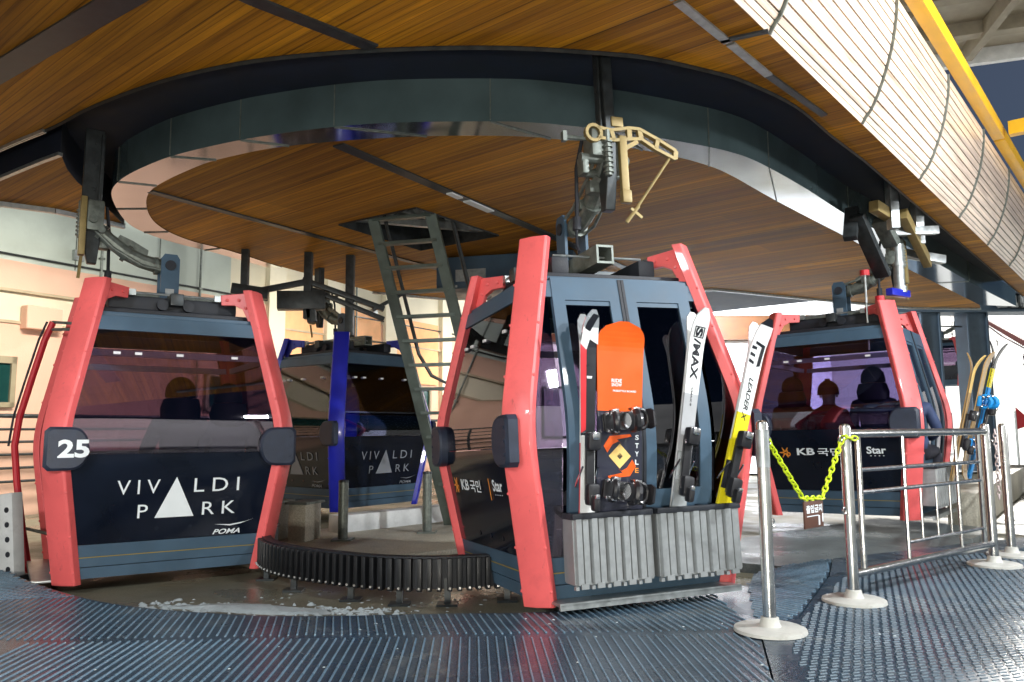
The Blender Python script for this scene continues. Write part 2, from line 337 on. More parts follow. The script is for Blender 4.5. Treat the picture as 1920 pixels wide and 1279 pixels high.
# ribs on the front mat
def inside(p,poly):
    x,y=p; c=False; n=len(poly)
    for i in range(n):
        x1,y1=poly[i]; x2,y2=poly[(i+1)%n]
        if (y1>y)!=(y2>y) and x<(x2-x1)*(y-y1)/(y2-y1)+x1: c=not c
    return c
def ribs(mb,poly,org,dirv,pitch,wid,h,span,length,z=0.0,dash=None,step=.05):
    d=Vector((*dirv,0)).normalized(); n=Vector((d.y,-d.x,0)); o=Vector((*org,0))
    k=int(span/pitch)
    for i in range(-k,k+1):
        base=o+n*(i*pitch)
        runs=[];cur=None; t=-length
        while t<length:
            p=base+d*t
            ok=inside((p.x,p.y),poly)
            if dash and ok: ok = (t+ (dash[0]/2 if i%2 else 0))%dash[0] < dash[1]
            if ok and cur is None: cur=t
            if not ok and cur is not None: runs.append((cur,t)); cur=None
            t+=step
        if cur is not None: runs.append((cur,length))
        for a,b in runs:
            if b-a<.02: continue
            p=base+d*a; q=base+d*b; w=n*(wid/2); w2=n*(wid*.28); up=Vector((0,0,h))
            vs=[p-w+Vector((0,0,z)),p+w+Vector((0,0,z)),q+w+Vector((0,0,z)),q-w+Vector((0,0,z)),p-w2+up+Vector((0,0,z)),p+w2+up+Vector((0,0,z)),q+w2+up+Vector((0,0,z)),q-w2+up+Vector((0,0,z))]
            mb.add(vs,[(4,5,6,7),(0,1,5,4),(1,2,6,5),(2,3,7,6),(3,0,4,7)],1)
near=[(-2.6,3.0),(-2.5,4.12),(-1.5,4.18),(0,4.18),(1.26,4.22),(1.0,3.0)]
strip=[p for p in E1 if -3.6<p[0]<1.35]
stripP=[(x,y-.05) for x,y in strip]+[(1.30,4.34),(.6,4.27),(-1.5,4.25),(-2.62,4.2),(-3.4,4.3)]
ribs(fm,near,(-.15,3.5),(-.05,1),.046,.011,.006,3.0,2.0,step=.03)
ribs(fm,stripP,(-.3,4.5),(-.22,1),.046,.011,.006,4.2,2.5,step=.03)
left=[(-9,3.4),(-2.7,3.3),(-2.72,4.2),(-3.5,4.4)]+[(x,y-.06) for x,y in E1[:24]]
ribs(fm,left,(-4,4.5),(.9,.35),.06,.022,.004,6,6,step=.06)
tag(fm.build('rubber_mat',[matM,matR]),kind='structure')
sidep=[(1.628,5.53),(1.80,5.92),(2.16,6.26),(2.60,6.55),(2.28,5.82),(1.62,4.60),(1.308,4.303)]
sm_=slab([sidep],-.098,.002); ribs(sm_,[(x,y) for x,y in sidep],(1.8,5.3),(-.62,.78),.05,.022,.006,3,2,z=.002,step=.03)
tag(sm_.build('ribbed_mat',[matM,matR]),kind='structure')
rightp=[(1.088,3.396),(1.307,4.292),(1.628,4.595),(2.288,5.815),(2.612,6.55),(3.3,6.9),(4.3,7.4),(9,9.6),(9,-2),(.408,-2),(.758,2.0)]
rm=slab([rightp],-.098,.004); ribs(rm,[(1.14,3.0),(1.4,4.2),(2.35,5.75),(3.6,6.6),(5.2,7.4),(5.2,3.0)],(3,5),(.95,.30),.034,.014,.004,4,3.4,z=.004,dash=(.06,.036),step=.012)
tag(rm.build('studded_mat',[matM,matS]),kind='structure')
gp=[(2.2,6.32),(2.62,6.62),(3.3,6.97),(4.2,7.5),(5.2,8.6),(4.4,9.6),(2.3,8.0),(1.75,6.6)]
tag(slab([gp],-.098,-.022).build('floor_slab',matG),kind='structure')
def frostpatch(poly,name,z=.0):
    mb=MB(); c=Vector((sum(p[0] for p in poly)/len(poly),sum(p[1] for p in poly)/len(poly),z+.035)); k=len(poly)
    P=spline(poly,4,True); k=len(P); vs=[c]
    for f,h in ((.5,.028),(.85,.014),(1,0)):
        for x,y in P: vs.append((c.x+(x-c.x)*f*random.uniform(.80,1.18),c.y+(y-c.y)*f*random.uniform(.80,1.18),z+h))
    fs=[(0,1+i,1+(i+1)%k) for i in range(k)]
    for r in range(2): fs+=[(1+r*k+i,1+(r+1)*k+i,1+(r+1)*k+(i+1)%k,1+r*k+(i+1)%k) for i in range(k)]
    mb.add(vs,fs,0,True); return mb
fp=frostpatch([(-2.3,5.42),(-1.9,5.26),(-1.5,5.18),(-1.15,5.22),(-1.45,5.34),(-1.8,5.46)],'frost',-.10)
def lump(c,r,h):
    k=7; a0=random.uniform(0,6); vs=[(c[0],c[1],c[2]+h)]
    for f,hh in ((.55,.75),(1.0,0)):
        for q in range(k):
            a=a0+2*math.pi*q/k; rr=r*f*random.uniform(.65,1.25); vs.append((c[0]+rr*math.cos(a)*1.5,c[1]+rr*math.sin(a)*.8,c[2]+h*hh*random.uniform(.6,1.1)))
    fp.add(vs,[(0,1+q,1+(q+1)%k) for q in range(k)]+[(1+q,1+k+q,1+k+(q+1)%k,1+(q+1)%k) for q in range(k)],0,False)
for k in range(240):
    t=random.random(); x=-2.6+t*1.9; y=5.5-.42*t+.25*(t-.3)**2+random.gauss(0,.075); lump((x,y,-.101),random.uniform(.006,.045)*(1-abs(t-.45)),random.uniform(.004,.022))
for k in range(80): lump((random.uniform(-2.3,.1),random.uniform(5.15,5.9),-.101),random.uniform(.003,.014),.006)
for k in range(40): lump((random.uniform(-4.2,2.4),random.uniform(3.6,4.7),.004),random.uniform(.002,.008),.004)
tag(fp.build('snow_debris',frost),kind='stuff')

# ------------------------------------------------------------------ station canopy
Z=3.45
canopy=empty('station_canopy',(-1,9.3,0)); tag(canopy,'curved timber clad station canopy with a round guide ring over the cabins','station roof')
flo=[(-3.56,11.2),(-3.96,10.21),(-4.25,9.63),(-4.38,9.12),(-4.36,8.66),(-4.16,8.0),(-3.93,7.48),(-3.58,7.05),(-3.09,6.64),(-2.74,6.42),(-2.29,6.2),(-1.9,6.05),(-1.38,5.9),(-.85,5.82),(0,5.82),(.5,5.92),(.97,6.08),(1.52,6.32),(1.89,6.52),(2.25,6.82),(2.95,7.59),(3.81,8.61),(5.01,9.88),(8.1,13.31),(10.05,15.4)]
fli=[(-3.35,11.2),(-3.72,10.1),(-3.98,9.6),(-4.08,9.1),(-4.03,8.58),(-3.84,8.02),(-3.6,7.56),(-3.28,7.2),(-2.74,6.74),(-2.37,6.52),(-1.96,6.34),(-1.34,6.19),(-.68,6.11),(0,6.12),(.4,6.2),(.8,6.31),(1.33,6.57),(1.67,6.78),(2.03,7.1),(2.67,7.86),(3.3,8.58),(4.16,9.55),(5.15,10.68),(7.5,13.3),(9.2,15.2)]
FO=spline(flo,5); FI=spline(fli,5)
back=[(9.51,15.7),(7.95,15.5),(5.27,14.2),(3.47,13.25),(1.6,13.7),(-.2,14.1),(-1.3,14.0),(-2.4,13.3)]
hole=[(-2.0,8.84),(-1.02,8.17),(-.15,9.4),(-1.2,10.15)]
isl=FI+back
mbs=planar([isl,hole],Z)
wbuild(mbs,'island_soffit',soffitM,canopy)
fl=MB(); k=len(FO)
zf=Z-.012
fl.add([(x,y,zf) for x,y in FO]+[(x,y,zf) for x,y in FI],[(i,i+1,k+i+1,k+i) for i in range(k-1)],0,True)
ribbon(fl,FI,zf,Z+.05)
wbuild(fl,'reflective_flange',polish,canopy)
fb=MB(); ribbon(fb,FO,zf,Z+.34); wbuild(fb,'ring_fascia',band,canopy)
# seams on the flange and fascia: bolted joint plates
for i in range(6,len(FO)-6,9):
    jp=MB()
    a=Vector((*FO[i],0)); b=Vector((*FI[i],0)); 
    jp.bar(a+Vector((0,0,Z-.018)),b+Vector((0,0,Z-.018)),.012,.008)
    n=(a-b).normalized(); jp.bar(a+n*.004+Vector((0,0,Z)),a+n*.004+Vector((0,0,Z+.33)),.012,.008)
    wbuild(jp,'joint_strip',greyg,canopy)
# outer soffit
so=[(-9,9.75),(-6.0,7.55),(-4.29,6.34),(-3.56,5.86),(-3.05,5.48),(-2.38,5.08),(-1.75,4.82),(-1.2,4.70),(-.6,4.64),(.01,4.64),(.6,4.72),(.93,4.80),(1.37,5.0),(1.61,5.14),(2.1,5.55),(2.62,6.16)]
SO=spline(so,5)
vline=1.94
su0=SO[-1]
far_u=17.0
SO2=SO+[tuple((U*u_+V*(-1.93))[:2]) for u_ in (7.2,9,11,14,far_u)]
cl=[tuple((U*u_+V*(-1.70))[:2]) for u_ in (far_u,14,11,9,7.2,6,4.5,3,1.2,-.6)]
outer=SO2+cl+[tuple((U*-.6+V*-6)[:2]),tuple((U*-.6+V*-11)[:2])]
wbuild(planar([outer],Z),'outer_soffit',soffitM,canopy)
sl=MB(); ribbon(sl,SO2,Z-.006,Z+.34); wbuild(sl,'slot_wall',navy,canopy)
ed=MB(); ribbon(ed,SO2,Z-.03,Z+.02)
edi=[(x+ (V.x if 0 else 0),y) for x,y in SO2]
wbuild(ed,'slot_trim',dsteel,canopy)
lo_=[(-3.85,6.46),(-4.02,6.86),(-4.13,7.23),(-4.21,7.71),(-4.33,8.25),(-4.46,8.80),(-4.88,8.15),(-5.29,7.87),(-6.5,8.95),(-8.0,10.2),(-8.4,9.75),(-6.2,8.12),(-4.78,7.09),(-4.13,6.64)]
wbuild(planar([lo_],Z),'side_soffit',soffitM,canopy)
st=MB(); ribbon(st,lo_[:8],Z-.01,Z+.5); ribbon(st,lo_[10:]+lo_[:1],Z-.01,Z+.5); wbuild(st,'side_slot_wall',navy,canopy)
tl=MB()
for a,b in zip(lo_[10:]+lo_[:1],(lo_[10:]+lo_[:1])[1:]): tl.bar((*a,Z-.012),(*b,Z-.012),.04,.03)
wbuild(tl,'edge_trim',galv,canopy); tl=MB()
for a,b in zip(SO2[:14],SO2[1:15]): tl.bar((*a,Z-.012),(*b,Z-.012),.03,.03)
wbuild(tl,'edge_trim',galv,canopy); tl=MB()
for a,b in zip(lo_[5:9],lo_[6:10]): tl.bar((*a,Z-.02),(*b,Z-.02),.05,.06)
wbuild(tl,'edge_trim',galv,canopy); tl=MB()
for a,b in zip(back[:-1],back[1:]): tl.bar((*a,Z-.012),(*b,Z-.012),.05,.05)
wbuild(tl,'edge_trim',galv,canopy)
cap=planar([[tuple((U*far_u+V*-1.72)[:2]),tuple((U*-.6+V*-1.72)[:2]),tuple((U*-.6+V*-9.5)[:2]),tuple((U*far_u+V*-9.5)[:2])]],Z+.335)
wbuild(cap,'slot_ceiling',navy,canopy)
# seam strips (steel joints between the soffit boards)
def seam(p,q,w,m=0):
    ss=MB(); ss.bar((*p,Z-.008),(*q,Z-.008),w,.014); wbuild(ss,'soffit_seam',[dsteel,galv][m],canopy)
seam((-3.58,7.54),(-.9,11.7),.10); seam((-1.44,6.3),(2.6,12.9),.12); seam((-1.41,4.1),(-.85,4.64),.10); seam((-2.6,2.7),(-1.41,4.1),.10)
seam((.94,4.13),(1.35,4.60),.055,1); seam((1.37,4.62),(1.75,5.06),.055,1); seam((.2,3.2),(.92,4.1),.055,1); seam((-3.55,5.05),(-.6,3.0),.17); seam((1.30,4.585),(1.555,4.465),.04); seam((1.75,5.06),(2.4,5.75),.05)
ls=MB(); ls.bar((-.62,7.62,Z-.02),(-.52,7.79,Z-.02),.07,.02); ls.bar((-.46,7.89,Z-.02),(-.22,8.29,Z-.02),.09,.02); wbuild(ls,'marker_plate',white,canopy)
# hatch in the island soffit with the drive machinery above
hb=MB(); ribbon(hb,hole+hole[:1],Z-.02,Z+.5,smooth=False); wbuild(hb,'hatch_frame',dsteel,canopy)
hm=MB()
hc=Vector((-1.1,9.1,Z+.3))
for dx,dy,r,l in ((-.4,.1,.10,.5),(.05,-.2,.13,.4),(.35,.3,.09,.6)): hm.tube([hc+Vector((dx,dy,-.05)),hc+Vector((dx+.3*l,dy+.8*l,.02))],r,12)
for k in range(5): hm.box(hc+Vector((-.6+k*.28,-.35+k*.2,.02)),(.12,.16,.2),Matrix.Rotation(.7,4,'Z'),bev=.02)
hm.bar((-1.9,9.0,Z+.12),(-.3,9.6,Z+.12),.08); hm.bar((-1.5,8.6,Z+.2),(-.6,9.9,Z+.2),.06)
wbuild(hm,'drive_machinery',galv,canopy)
# hatch doors hang open beside it
hd=MB(); hd.prism([(0,0),(1.5,0),(1.5,.95),(0,.95)],(.56,.80,-.05),(.74,-.55,-.42),(0,0,1),(-1.05,8.22,Z-.02),.04); 
MBc=MB(); MBc.box((.0,10.7,3.19),(1.9,.9,.44),Matrix.Rotation(-.25,4,'Z'),bev=.03)
for k in range(9): MBc.box((-.75+k*.17,10.43-k*.043,3.0+.02*(k%3)),(.03,.03,.03),m=1)
MBc.box((-.55,10.36,3.14),(.42,.03,.16),Matrix.Rotation(-.25,4,'Z'),m=1)
wbuild(MBc,'gear_housing',[slate,galv],canopy)
# curved cladding of laminated strips, in panels between vertical seams
prof=[(0,3.45),(.028,3.50),(.07,3.545),(.12,3.64),(.165,3.75),(.205,3.86),(.24,3.97),(.265,4.08),(.285,4.19),(.30,4.30),(.305,4.42)]
def pr(t):
    x=t*(len(prof)-1); i=min(int(x),len(prof)-2); f=x-i
    return (prof[i][0]*(1-f)+prof[i+1][0]*f, prof[i][1]*(1-f)+prof[i+1][1]*f)
seams=[-.6,1.0,2.7,4.47,6.33,8.17,10.0,11.8,13.6,15.4,17.0]
NS=14
cw=MB()
def cp(u_,t,off=0):
    a,z=pr(t); a2,z2=pr(min(1,t+.02)); a1,z1=pr(max(0,t-.02)); n=Vector((z2-z1,-(a2-a1))).normalized() if (a2-a1) or (z2-z1) else Vector((1,0))
    p=U*u_+V*(-1.70+a+n.x*off); return Vector((p.x,p.y,z+n.y*off))
for a,b in zip(seams[:-1],seams[1:]):
    a+=.012; b-=.012
    # staggered boards along each strip
    for s_ in range(NS):
        t0=s_/NS+.006; t1=(s_+1)/NS-.006; tm=(t0+t1)/2
        cuts=[a,b]
        for c0,c1 in zip(cuts[:-1],cuts[1:]):
            o_=random.uniform(.0,.0015)
            vs=[cp(c0,t0,o_),cp(c1,t0,o_),cp(c1,tm,o_+.002),cp(c0,tm,o_+.002),cp(c1,t1,o_),cp(c0,t1,o_),cp(c0,t0,-.02),cp(c1,t0,-.02),cp(c1,t1,-.02),cp(c0,t1,-.02)]
            cw.add(vs,[(0,1,2,3),(3,2,4,5),(0,6,7,1),(5,4,8,9)],0,False)
wbuild(cw,'curved_cladding',lacquer,canopy)
cbk=MB(); 
vs=[];n_=20
for u_ in (seams[0],seams[-1]):
    for i in range(n_+1): vs.append(cp(u_,i/n_,-.018))
cbk.add(vs,[(i,i+1,n_+1+i+1,n_+1+i) for i in range(n_)]); wbuild(cbk,'cladding_backing',dsteel,canopy)
for u_ in seams[1:-1]:
    cs=MB(); pts=[cp(u_,i/16,.004) for i in range(17)]; 
    for p,q in zip(pts[:-1],pts[1:]): cs.bar(p,q,.035,.012,up=tuple(U))
    wbuild(cs,'cladding_seam',greyg,canopy)
yb=MB()
for i,(a,b) in enumerate(((-.6,10.55),(10.6,17.0))):
    p=U*a+V*(-1.70+.385); q=U*b+V*(-1.70+.385); yb.bar((p.x,p.y,4.51),(q.x,q.y,4.51),.12,.15,bev=.01)
p=U*10.5+V*(-1.2); q=U*10.5+V*2.6; yb.bar((p.x,p.y,4.52),(q.x,q.y,4.52),.12,.16)
wbuild(yb,'roof_edge_beam',yellowp,canopy)
rt=planar([[tuple((U*far_u+V*-1.5)[:2]),tuple((U*-.6+V*-1.5)[:2]),tuple((U*-.6+V*-9.8)[:2]),tuple((U*far_u+V*-9.8)[:2])]],4.46)
wbuild(rt,'roof_deck',dsteel,canopy)

# second, higher roof on the right
hr=empty('upper_roof',(9,14,0)); tag(hr,'high pale ribbed roof with a white edge above the yellow beam','roof')
a=MB(); d1=Vector((10.8-9.6,15.7-16.1,0)).normalized(); n1=Vector((-d1.y,d1.x,0)); O=Vector((9.6,16.1,9.0))
Pq=lambda s_,t_: (O+d1*s_-n1*t_)
q4=[tuple(Pq(s_,t_)[:2]) for s_,t_ in ((-4,.0),(16,.0),(16,9),(-4,9))]
wbuild(slab([q4],9.12,9.4),'roof_panel',M('roof_underside',(.36,.31,.23),.6,var=.1),hr)
b_=MB()
for k in range(5):
    p=Pq(-4,1.2+k*1.6); q=Pq(16,1.2+k*1.6); b_.bar((p.x,p.y,9.0),(q.x,q.y,9.0),.25,.30)
for k in range(11):
    p=Pq(-3+k*1.6,0.2); q=Pq(-2+k*1.6,9); b_.bar((p.x,p.y,8.94),(q.x,q.y,8.94),.16,.34)
wbuild(b_,'roof_rib',M('rib_beige',(.30,.255,.18),.6),hr)
e_=MB(); p=Pq(-4,-.1); q=Pq(16,-.1); e_.bar((p.x,p.y,9.08),(q.x,q.y,9.08),.15,.55); wbuild(e_,'edge_board',M('edge_white',(.8,.8,.78),.5),hr)

# ------------------------------------------------------------------ station building on the left
bw=empty('station_building',(-7.2,11,0)); tag(bw,'peach and cream station building wall behind the left cabins','building')
W0=Vector((-7.2,11,0)); wd=Vector((.5,.866,0)); wn_=Vector((.866,-.5,0)); RW=Matrix((wd,-wn_,Vector((0,0,1)))).transposed().to_4x4()
peach=M('peach_render',(.74,.46,.34),.75,var=.06,vscale=1.2,bump=.1,bscale=60)
creamr=M('cream_render',(.74,.68,.52),.75,var=.06,vscale=1.0,bump=.1,bscale=60,dirt=.15,dirtc=(.45,.42,.36))
palegreen=M('grey_render',(.50,.56,.50),.7,var=.12,vscale=.8,dirt=.25,dirtc=(.3,.33,.3))
apricot=M('apricot_panel',(.82,.42,.2),.7,var=.08)
def wbox(mb,s0,s1,z0,z1,t0,t1,m=0):
    c=W0+wd*((s0+s1)/2)+wn_*((t0+t1)/2); mb.box((c.x,c.y,(z0+z1)/2),(s1-s0,t1-t0,z1-z0),RW,m)
wA=MB(); wbox(wA,-16,22,-.1,2.66,-.3,0,0); wbox(wA,-16,22,2.66,3.11,-.3,-.02,1); wbox(wA,-16,22,3.11,3.53,-.3,.03,0); wbox(wA,-16,3.9,3.53,6.5,-.3,.0,2); wbox(wA,3.9,22,3.53,6.5,-.3,-.01,1)
wbuild(wA,'wall',[peach,creamr,palegreen],bw)
wl_=MB(); wbox(wl_,-16,22,3.08,3.12,0,.07); wbox(wl_,-16,22,2.63,2.67,0,.03); wbuild(wl_,'ledge',M('ledge_beige',(.45,.36,.24),.6),bw)
pi_=MB()
for s_ in (4.75,6.35,8.3,10.6,13): wbox(pi_,s_,s_+.42,0,6.4,-.01,.12)
wbuild(pi_,'pilaster',creamr,bw)
ap=MB()
for s0,s1 in ((5.2,6.3),(6.85,8.2),(8.8,10.5)): wbox(ap,s0,s1,2.2,3.75,.032,.05)
wbuild(ap,'wall_panel',apricot,bw)
for s0,s1 in ((-1.6,.17),(3.4,4.5),(8.9,10.2)):
    wf=MB(); 
    for q in ((s0,s1,2.05,2.15),(s0,s1,1.43,1.5),(s0,s0+.07,1.43,2.15),(s1-.07,s1,1.43,2.15)): wbox(wf,*q,.0,.06)
    f=wbuild(wf,'window',M('window_frame',(.30,.25,.16),.6),bw)
    pp=MB(); wbox(pp,s0+.07,s1-.07,1.5,2.05,.0,.02); o=pp.build('pane',M('dark_glass',(.01,.05,.045),.1),f)
ac=MB(); wbox(ac,.2,.72,2.56,2.9,.0,.18); ac_o=wbuild(ac,'junction_box',peach,bw,bevel=.015)
# railing in front of the wall
rl=empty('gallery_railing',(-6.5,11.3,0)); tag(rl,'brown metal railing along the peach wall','railing')
rb=MB(); rs_=MB()
for z,r in ((1.30,.03),(1.12,.018),(.95,.018),(.78,.018),(.6,.018),(.42,.018)):
    p=W0+wd*-9+wn_*.55; q=W0+wd*14+wn_*.55; (rb if r>.02 else rs_).tube([(p.x,p.y,z),(q.x,q.y,z)],r,8)
wbuild(rb,'handrail',dsteel,rl); wbuild(rs_,'lower_rails',dsteel,rl)
for i in range(15):
    p=W0+wd*(-9+i*1.6)+wn_*.55; rp=MB(); rp.tube([(p.x,p.y,-.06),(p.x,p.y,1.3)],.028,8); wbuild(rp,'railing_post',dsteel,rl)
# unseen strip lamps added to brighten the peach wall
def wall_fill_lamp(loc,aim,power,label,color,w=1.6): return floodlight(loc,aim,power,(w,.25),label,color,spread=R(110))
for s_,lab in ((-.5,'added unseen strip floodlight over the gallery railing'),(5.0,'added unseen strip floodlight over the middle of the peach wall'),(10.5,'added unseen strip floodlight at the far end of the peach wall')):
    p=W0+wd*s_+wn_*3.0; q=W0+wd*(s_+.3)
    wall_fill_lamp((p.x,p.y,3.8),(q.x,q.y,1.0),56,lab,(1,.93,.78))

# ------------------------------------------------------------------ snow slope
def hz_(x,y):
    d=max(0,y-45+.25*max(0,-x)); s=.185*(math.sqrt(d*d+900)-30)
    return s-.05
sn=MB(); xs=[-300+i*20 for i in range(16)]+[10+i*6 for i in range(16)]+[106+i*25 for i in range(30)]
ys=[19.5,21,23,26,30,36,42,50,60,72,86,100,120,145,175,210,260,320,400,500,700,1000,1500,2200]
for y in ys:
    for x in xs: sn.v.append((x,y,hz_(x,y)+.25*math.sin(x*.05+y*.02)*min(1,max(0,(y-30)/60))))
for j in range(len(ys)-1):
    for i in range(len(xs)-1):
        k=len(xs); sn.f.append([j*k+i,j*k+i+1,(j+1)*k+i+1,(j+1)*k+i]); sn.m.append(0); sn.sm.append(True)
tag(sn.build('snow_slope',snowM),kind='structure')
sb=MB(); sb.add([(14.5,-30,-.055),(60,-30,-.055),(60,19.6,-.055),(14.5,19.6,-.055)],[(0,1,2,3)]); tag(sb.build('snow_field',snowM),kind='structure')

# ================================================================== GONDOLA CABINS
ZB,ZM,ZT=.045,1.10,2.345
def lerp(a,b,t): return a+(b-a)*t
def _bend(z,b,m,t,w=.22):
    def f(z): return lerp(b,m,(z-ZB)/(ZM-ZB)) if z<ZM else lerp(m,t,(z-ZM)/(ZT-ZM))
    if abs(z-ZM)>=w: return f(z)
    u=(z-ZM+w)/(2*w); a,c=f(ZM-w),f(ZM+w)          # rounded knee
    return (1-u)**2*a+2*u*(1-u)*(m)+u*u*c
def WX(z): return _bend(z,.70,.85,.60)
def WY(z): return _bend(z,.665,.83,.555)
def FP(face,s,z,off=0.0):
    if face=='D': return Vector((WX(z)+.03+off,s,z))
    if face=='B': return Vector((-WX(z)-.03-off,-s,z))
    if face=='N': return Vector((-s,WY(z)+.03+off,z))
    return Vector((s,-WY(z)-.03-off,z))
def halfw(face,z): return (WY(z) if face in 'DB' else WX(z))-.035
def fpatch(mb,face,zs,sfun0,sfun1,o0,o1,m=0,ns=1):
    """panel following the bent face: rows of z, edges given by functions of z, thickness o0..o1"""
    k=len(zs); 
    vs=[];
    for o in (o0,o1):
        for z in zs:
            a,b=sfun0(z),sfun1(z)
            vs+= [FP(face,a,z,o),FP(face,b,z,o)]
    n=2*k; fs=[]
    for i in range(k-1):
        a=2*i; fs.append((n+a,n+a+1,n+a+3,n+a+2)); fs.append((a,a+2,a+3,a+1))
        fs.append((a,n+a,n+a+2,a+2)); fs.append((a+1,a+3,n+a+3,n+a+1))
    fs.append((0,1,n+1,n)); e=2*(k-1); fs.append((e,n+e,n+e+1,e+1))
    mb.add(vs,fs,m); return mb
def zr(a,b): 
    return [a]+[z for z in (.88,.94,.99,1.03,1.07,1.10,1.13,1.17,1.21,1.26,1.32) if a+.01<z<b-.01]+[b]
def ftext(face,body,s0,s1,z0,z1,parent,mat,name='lettering',align=None,off=.016,shear=0,bold=0,spacing=1,h=None):
    vs,fs=text_mesh(body,1.0,shear=shear,bold=bold,spacing=spacing); x0,x1,y0,y1=tsize(vs)
    vv=[FP(face,lerp(s0,s1,(v[0]-x0)/(x1-x0)),lerp(z0,z1,(v[1]-y0)/(y1-y0)),off) for v in vs]
    mb=MB(); mb.add(vv,fs,0); return mb.build(name,mat,parent,fixn=False)
def fpoly(face,pts,parent,mat,name,off=.016,t=.002):
    mb=MB(); k=len(pts); vs=[FP(face,p[0],p[1],off-t) for p in pts]+[FP(face,p[0],p[1],off) for p in pts]
    mb.add(vs,[list(range(k))[::-1],list(range(k,2*k))]+[(i,(i+1)%k,k+(i+1)%k,k+i) for i in range(k)]); return mb.build(name,mat,parent)

def make_strut(sx,sy,paint):
    mb=MB(); n=Vector((sx,sy,0)).normalized(); t=Vector((-sy,sx,0)).normalized()
    zs=[ZB,.35,.7,.88,.94,.99,1.03,1.07,1.10,1.13,1.17,1.21,1.26,1.32,1.6,2.0,2.30,ZT]
    sec=[(-.10,-.045),(-.10,.012),(-.088,.026),(0,.040),(.088,.026),(.10,.012),(.10,-.045)]
    vs=[]
    for z in zs:
        # soft bend at the middle
        def soft(f):
            return f(z)
        c=Vector((sx*soft(WX),sy*soft(WY),z))
        for a,b in sec: vs.append(c+t*a+n*b)
    k=len(sec); fs=[]
    for i in range(len(zs)-1):
        for j in range(k): fs.append((i*k+j,i*k+(j+1)%k,(i+1)*k+(j+1)%k,(i+1)*k+j))
    fs.append(list(range(k))[::-1]); fs.append([(len(zs)-1)*k+j for j in range(k)])
    mb.add(vs,fs)
    # bracket bending inward over the roof
    c=Vector((sx*WX(2.3),sy*WY(2.3),0)); d=Vector((-sx*.85,-sy*.52,0)).normalized()
    poly=[(0,1.98),(.045,2.10),(.09,2.19),(.16,2.225),(.27,2.225),(.28,2.315),(.02,2.335),(-.02,2.30)]
    mb.prism(poly,d,(0,0,1),t,c-n*.0,.05)
    for zb_ in (.14,.40,.72,1.42,1.75,2.02):
        for a_ in (-.094,.094): p=Vector((sx*WX(zb_),sy*WY(zb_),zb_))+t*a_+n*.012; mb.tube([p,p+n*.010+t*(.006 if a_>0 else -.006)],.010,8)
    for q in ((.22,2.27),(.12,2.27),(.06,2.2)): p=c+d*q[0]+Vector((0,0,q[1])); mb.tube([p-t*.04,p+t*.04],.013,8)
    return mb

def d_plate(face,sgn,parent,mat):
    """rounded rubber bumper on a strut at the widest height"""
    hw=halfw(face,1.03); pts=[]
    e=hw+.10
    for i in range(13):
        a=-math.pi/2+math.pi*i/12; pts.append((e-.155-.13*max(0,math.cos(a))**.8, 1.03+.155*math.sin(a)))
    out=[(e,.875+.03),(e-.03,.875)]+pts+[(e-.03,1.185),(e,1.185-.03)]
    out=[(sgn*s_,z) for s_,z in out]
    mb=MB(); k=len(out); cs=sum(p[0] for p in out)/k
    def at(s_,z,o): 
        base=FP(face,s_,1.03,o); p=FP(face,s_,1.03,o); return Vector((p.x,p.y,z))
    vs=[at(s_,z,-.01) for s_,z in out]+[at(s_,z,.05) for s_,z in out]+[at(cs+(s_-cs)*.88,1.03+(z-1.03)*.88,.066) for s_,z in out]
    fs=[list(range(k))[::-1]]+[(i,(i+1)%k,k+(i+1)%k,k+i) for i in range(k)]+[(k+i,k+(i+1)%k,2*k+(i+1)%k,2*k+i) for i in range(k)]+[list(range(2*k,3*k))]
    mb.add(vs,fs)
    for z in (.95,1.03,1.11):
        p=at(sgn*(e-.045),z,.066); nn=(FP(face,0,1.03,1)-FP(face,0,1.03,0)); mb.tube([p,p+nn*.006],.011,8)
    return mb.build('bumper',mat,parent)

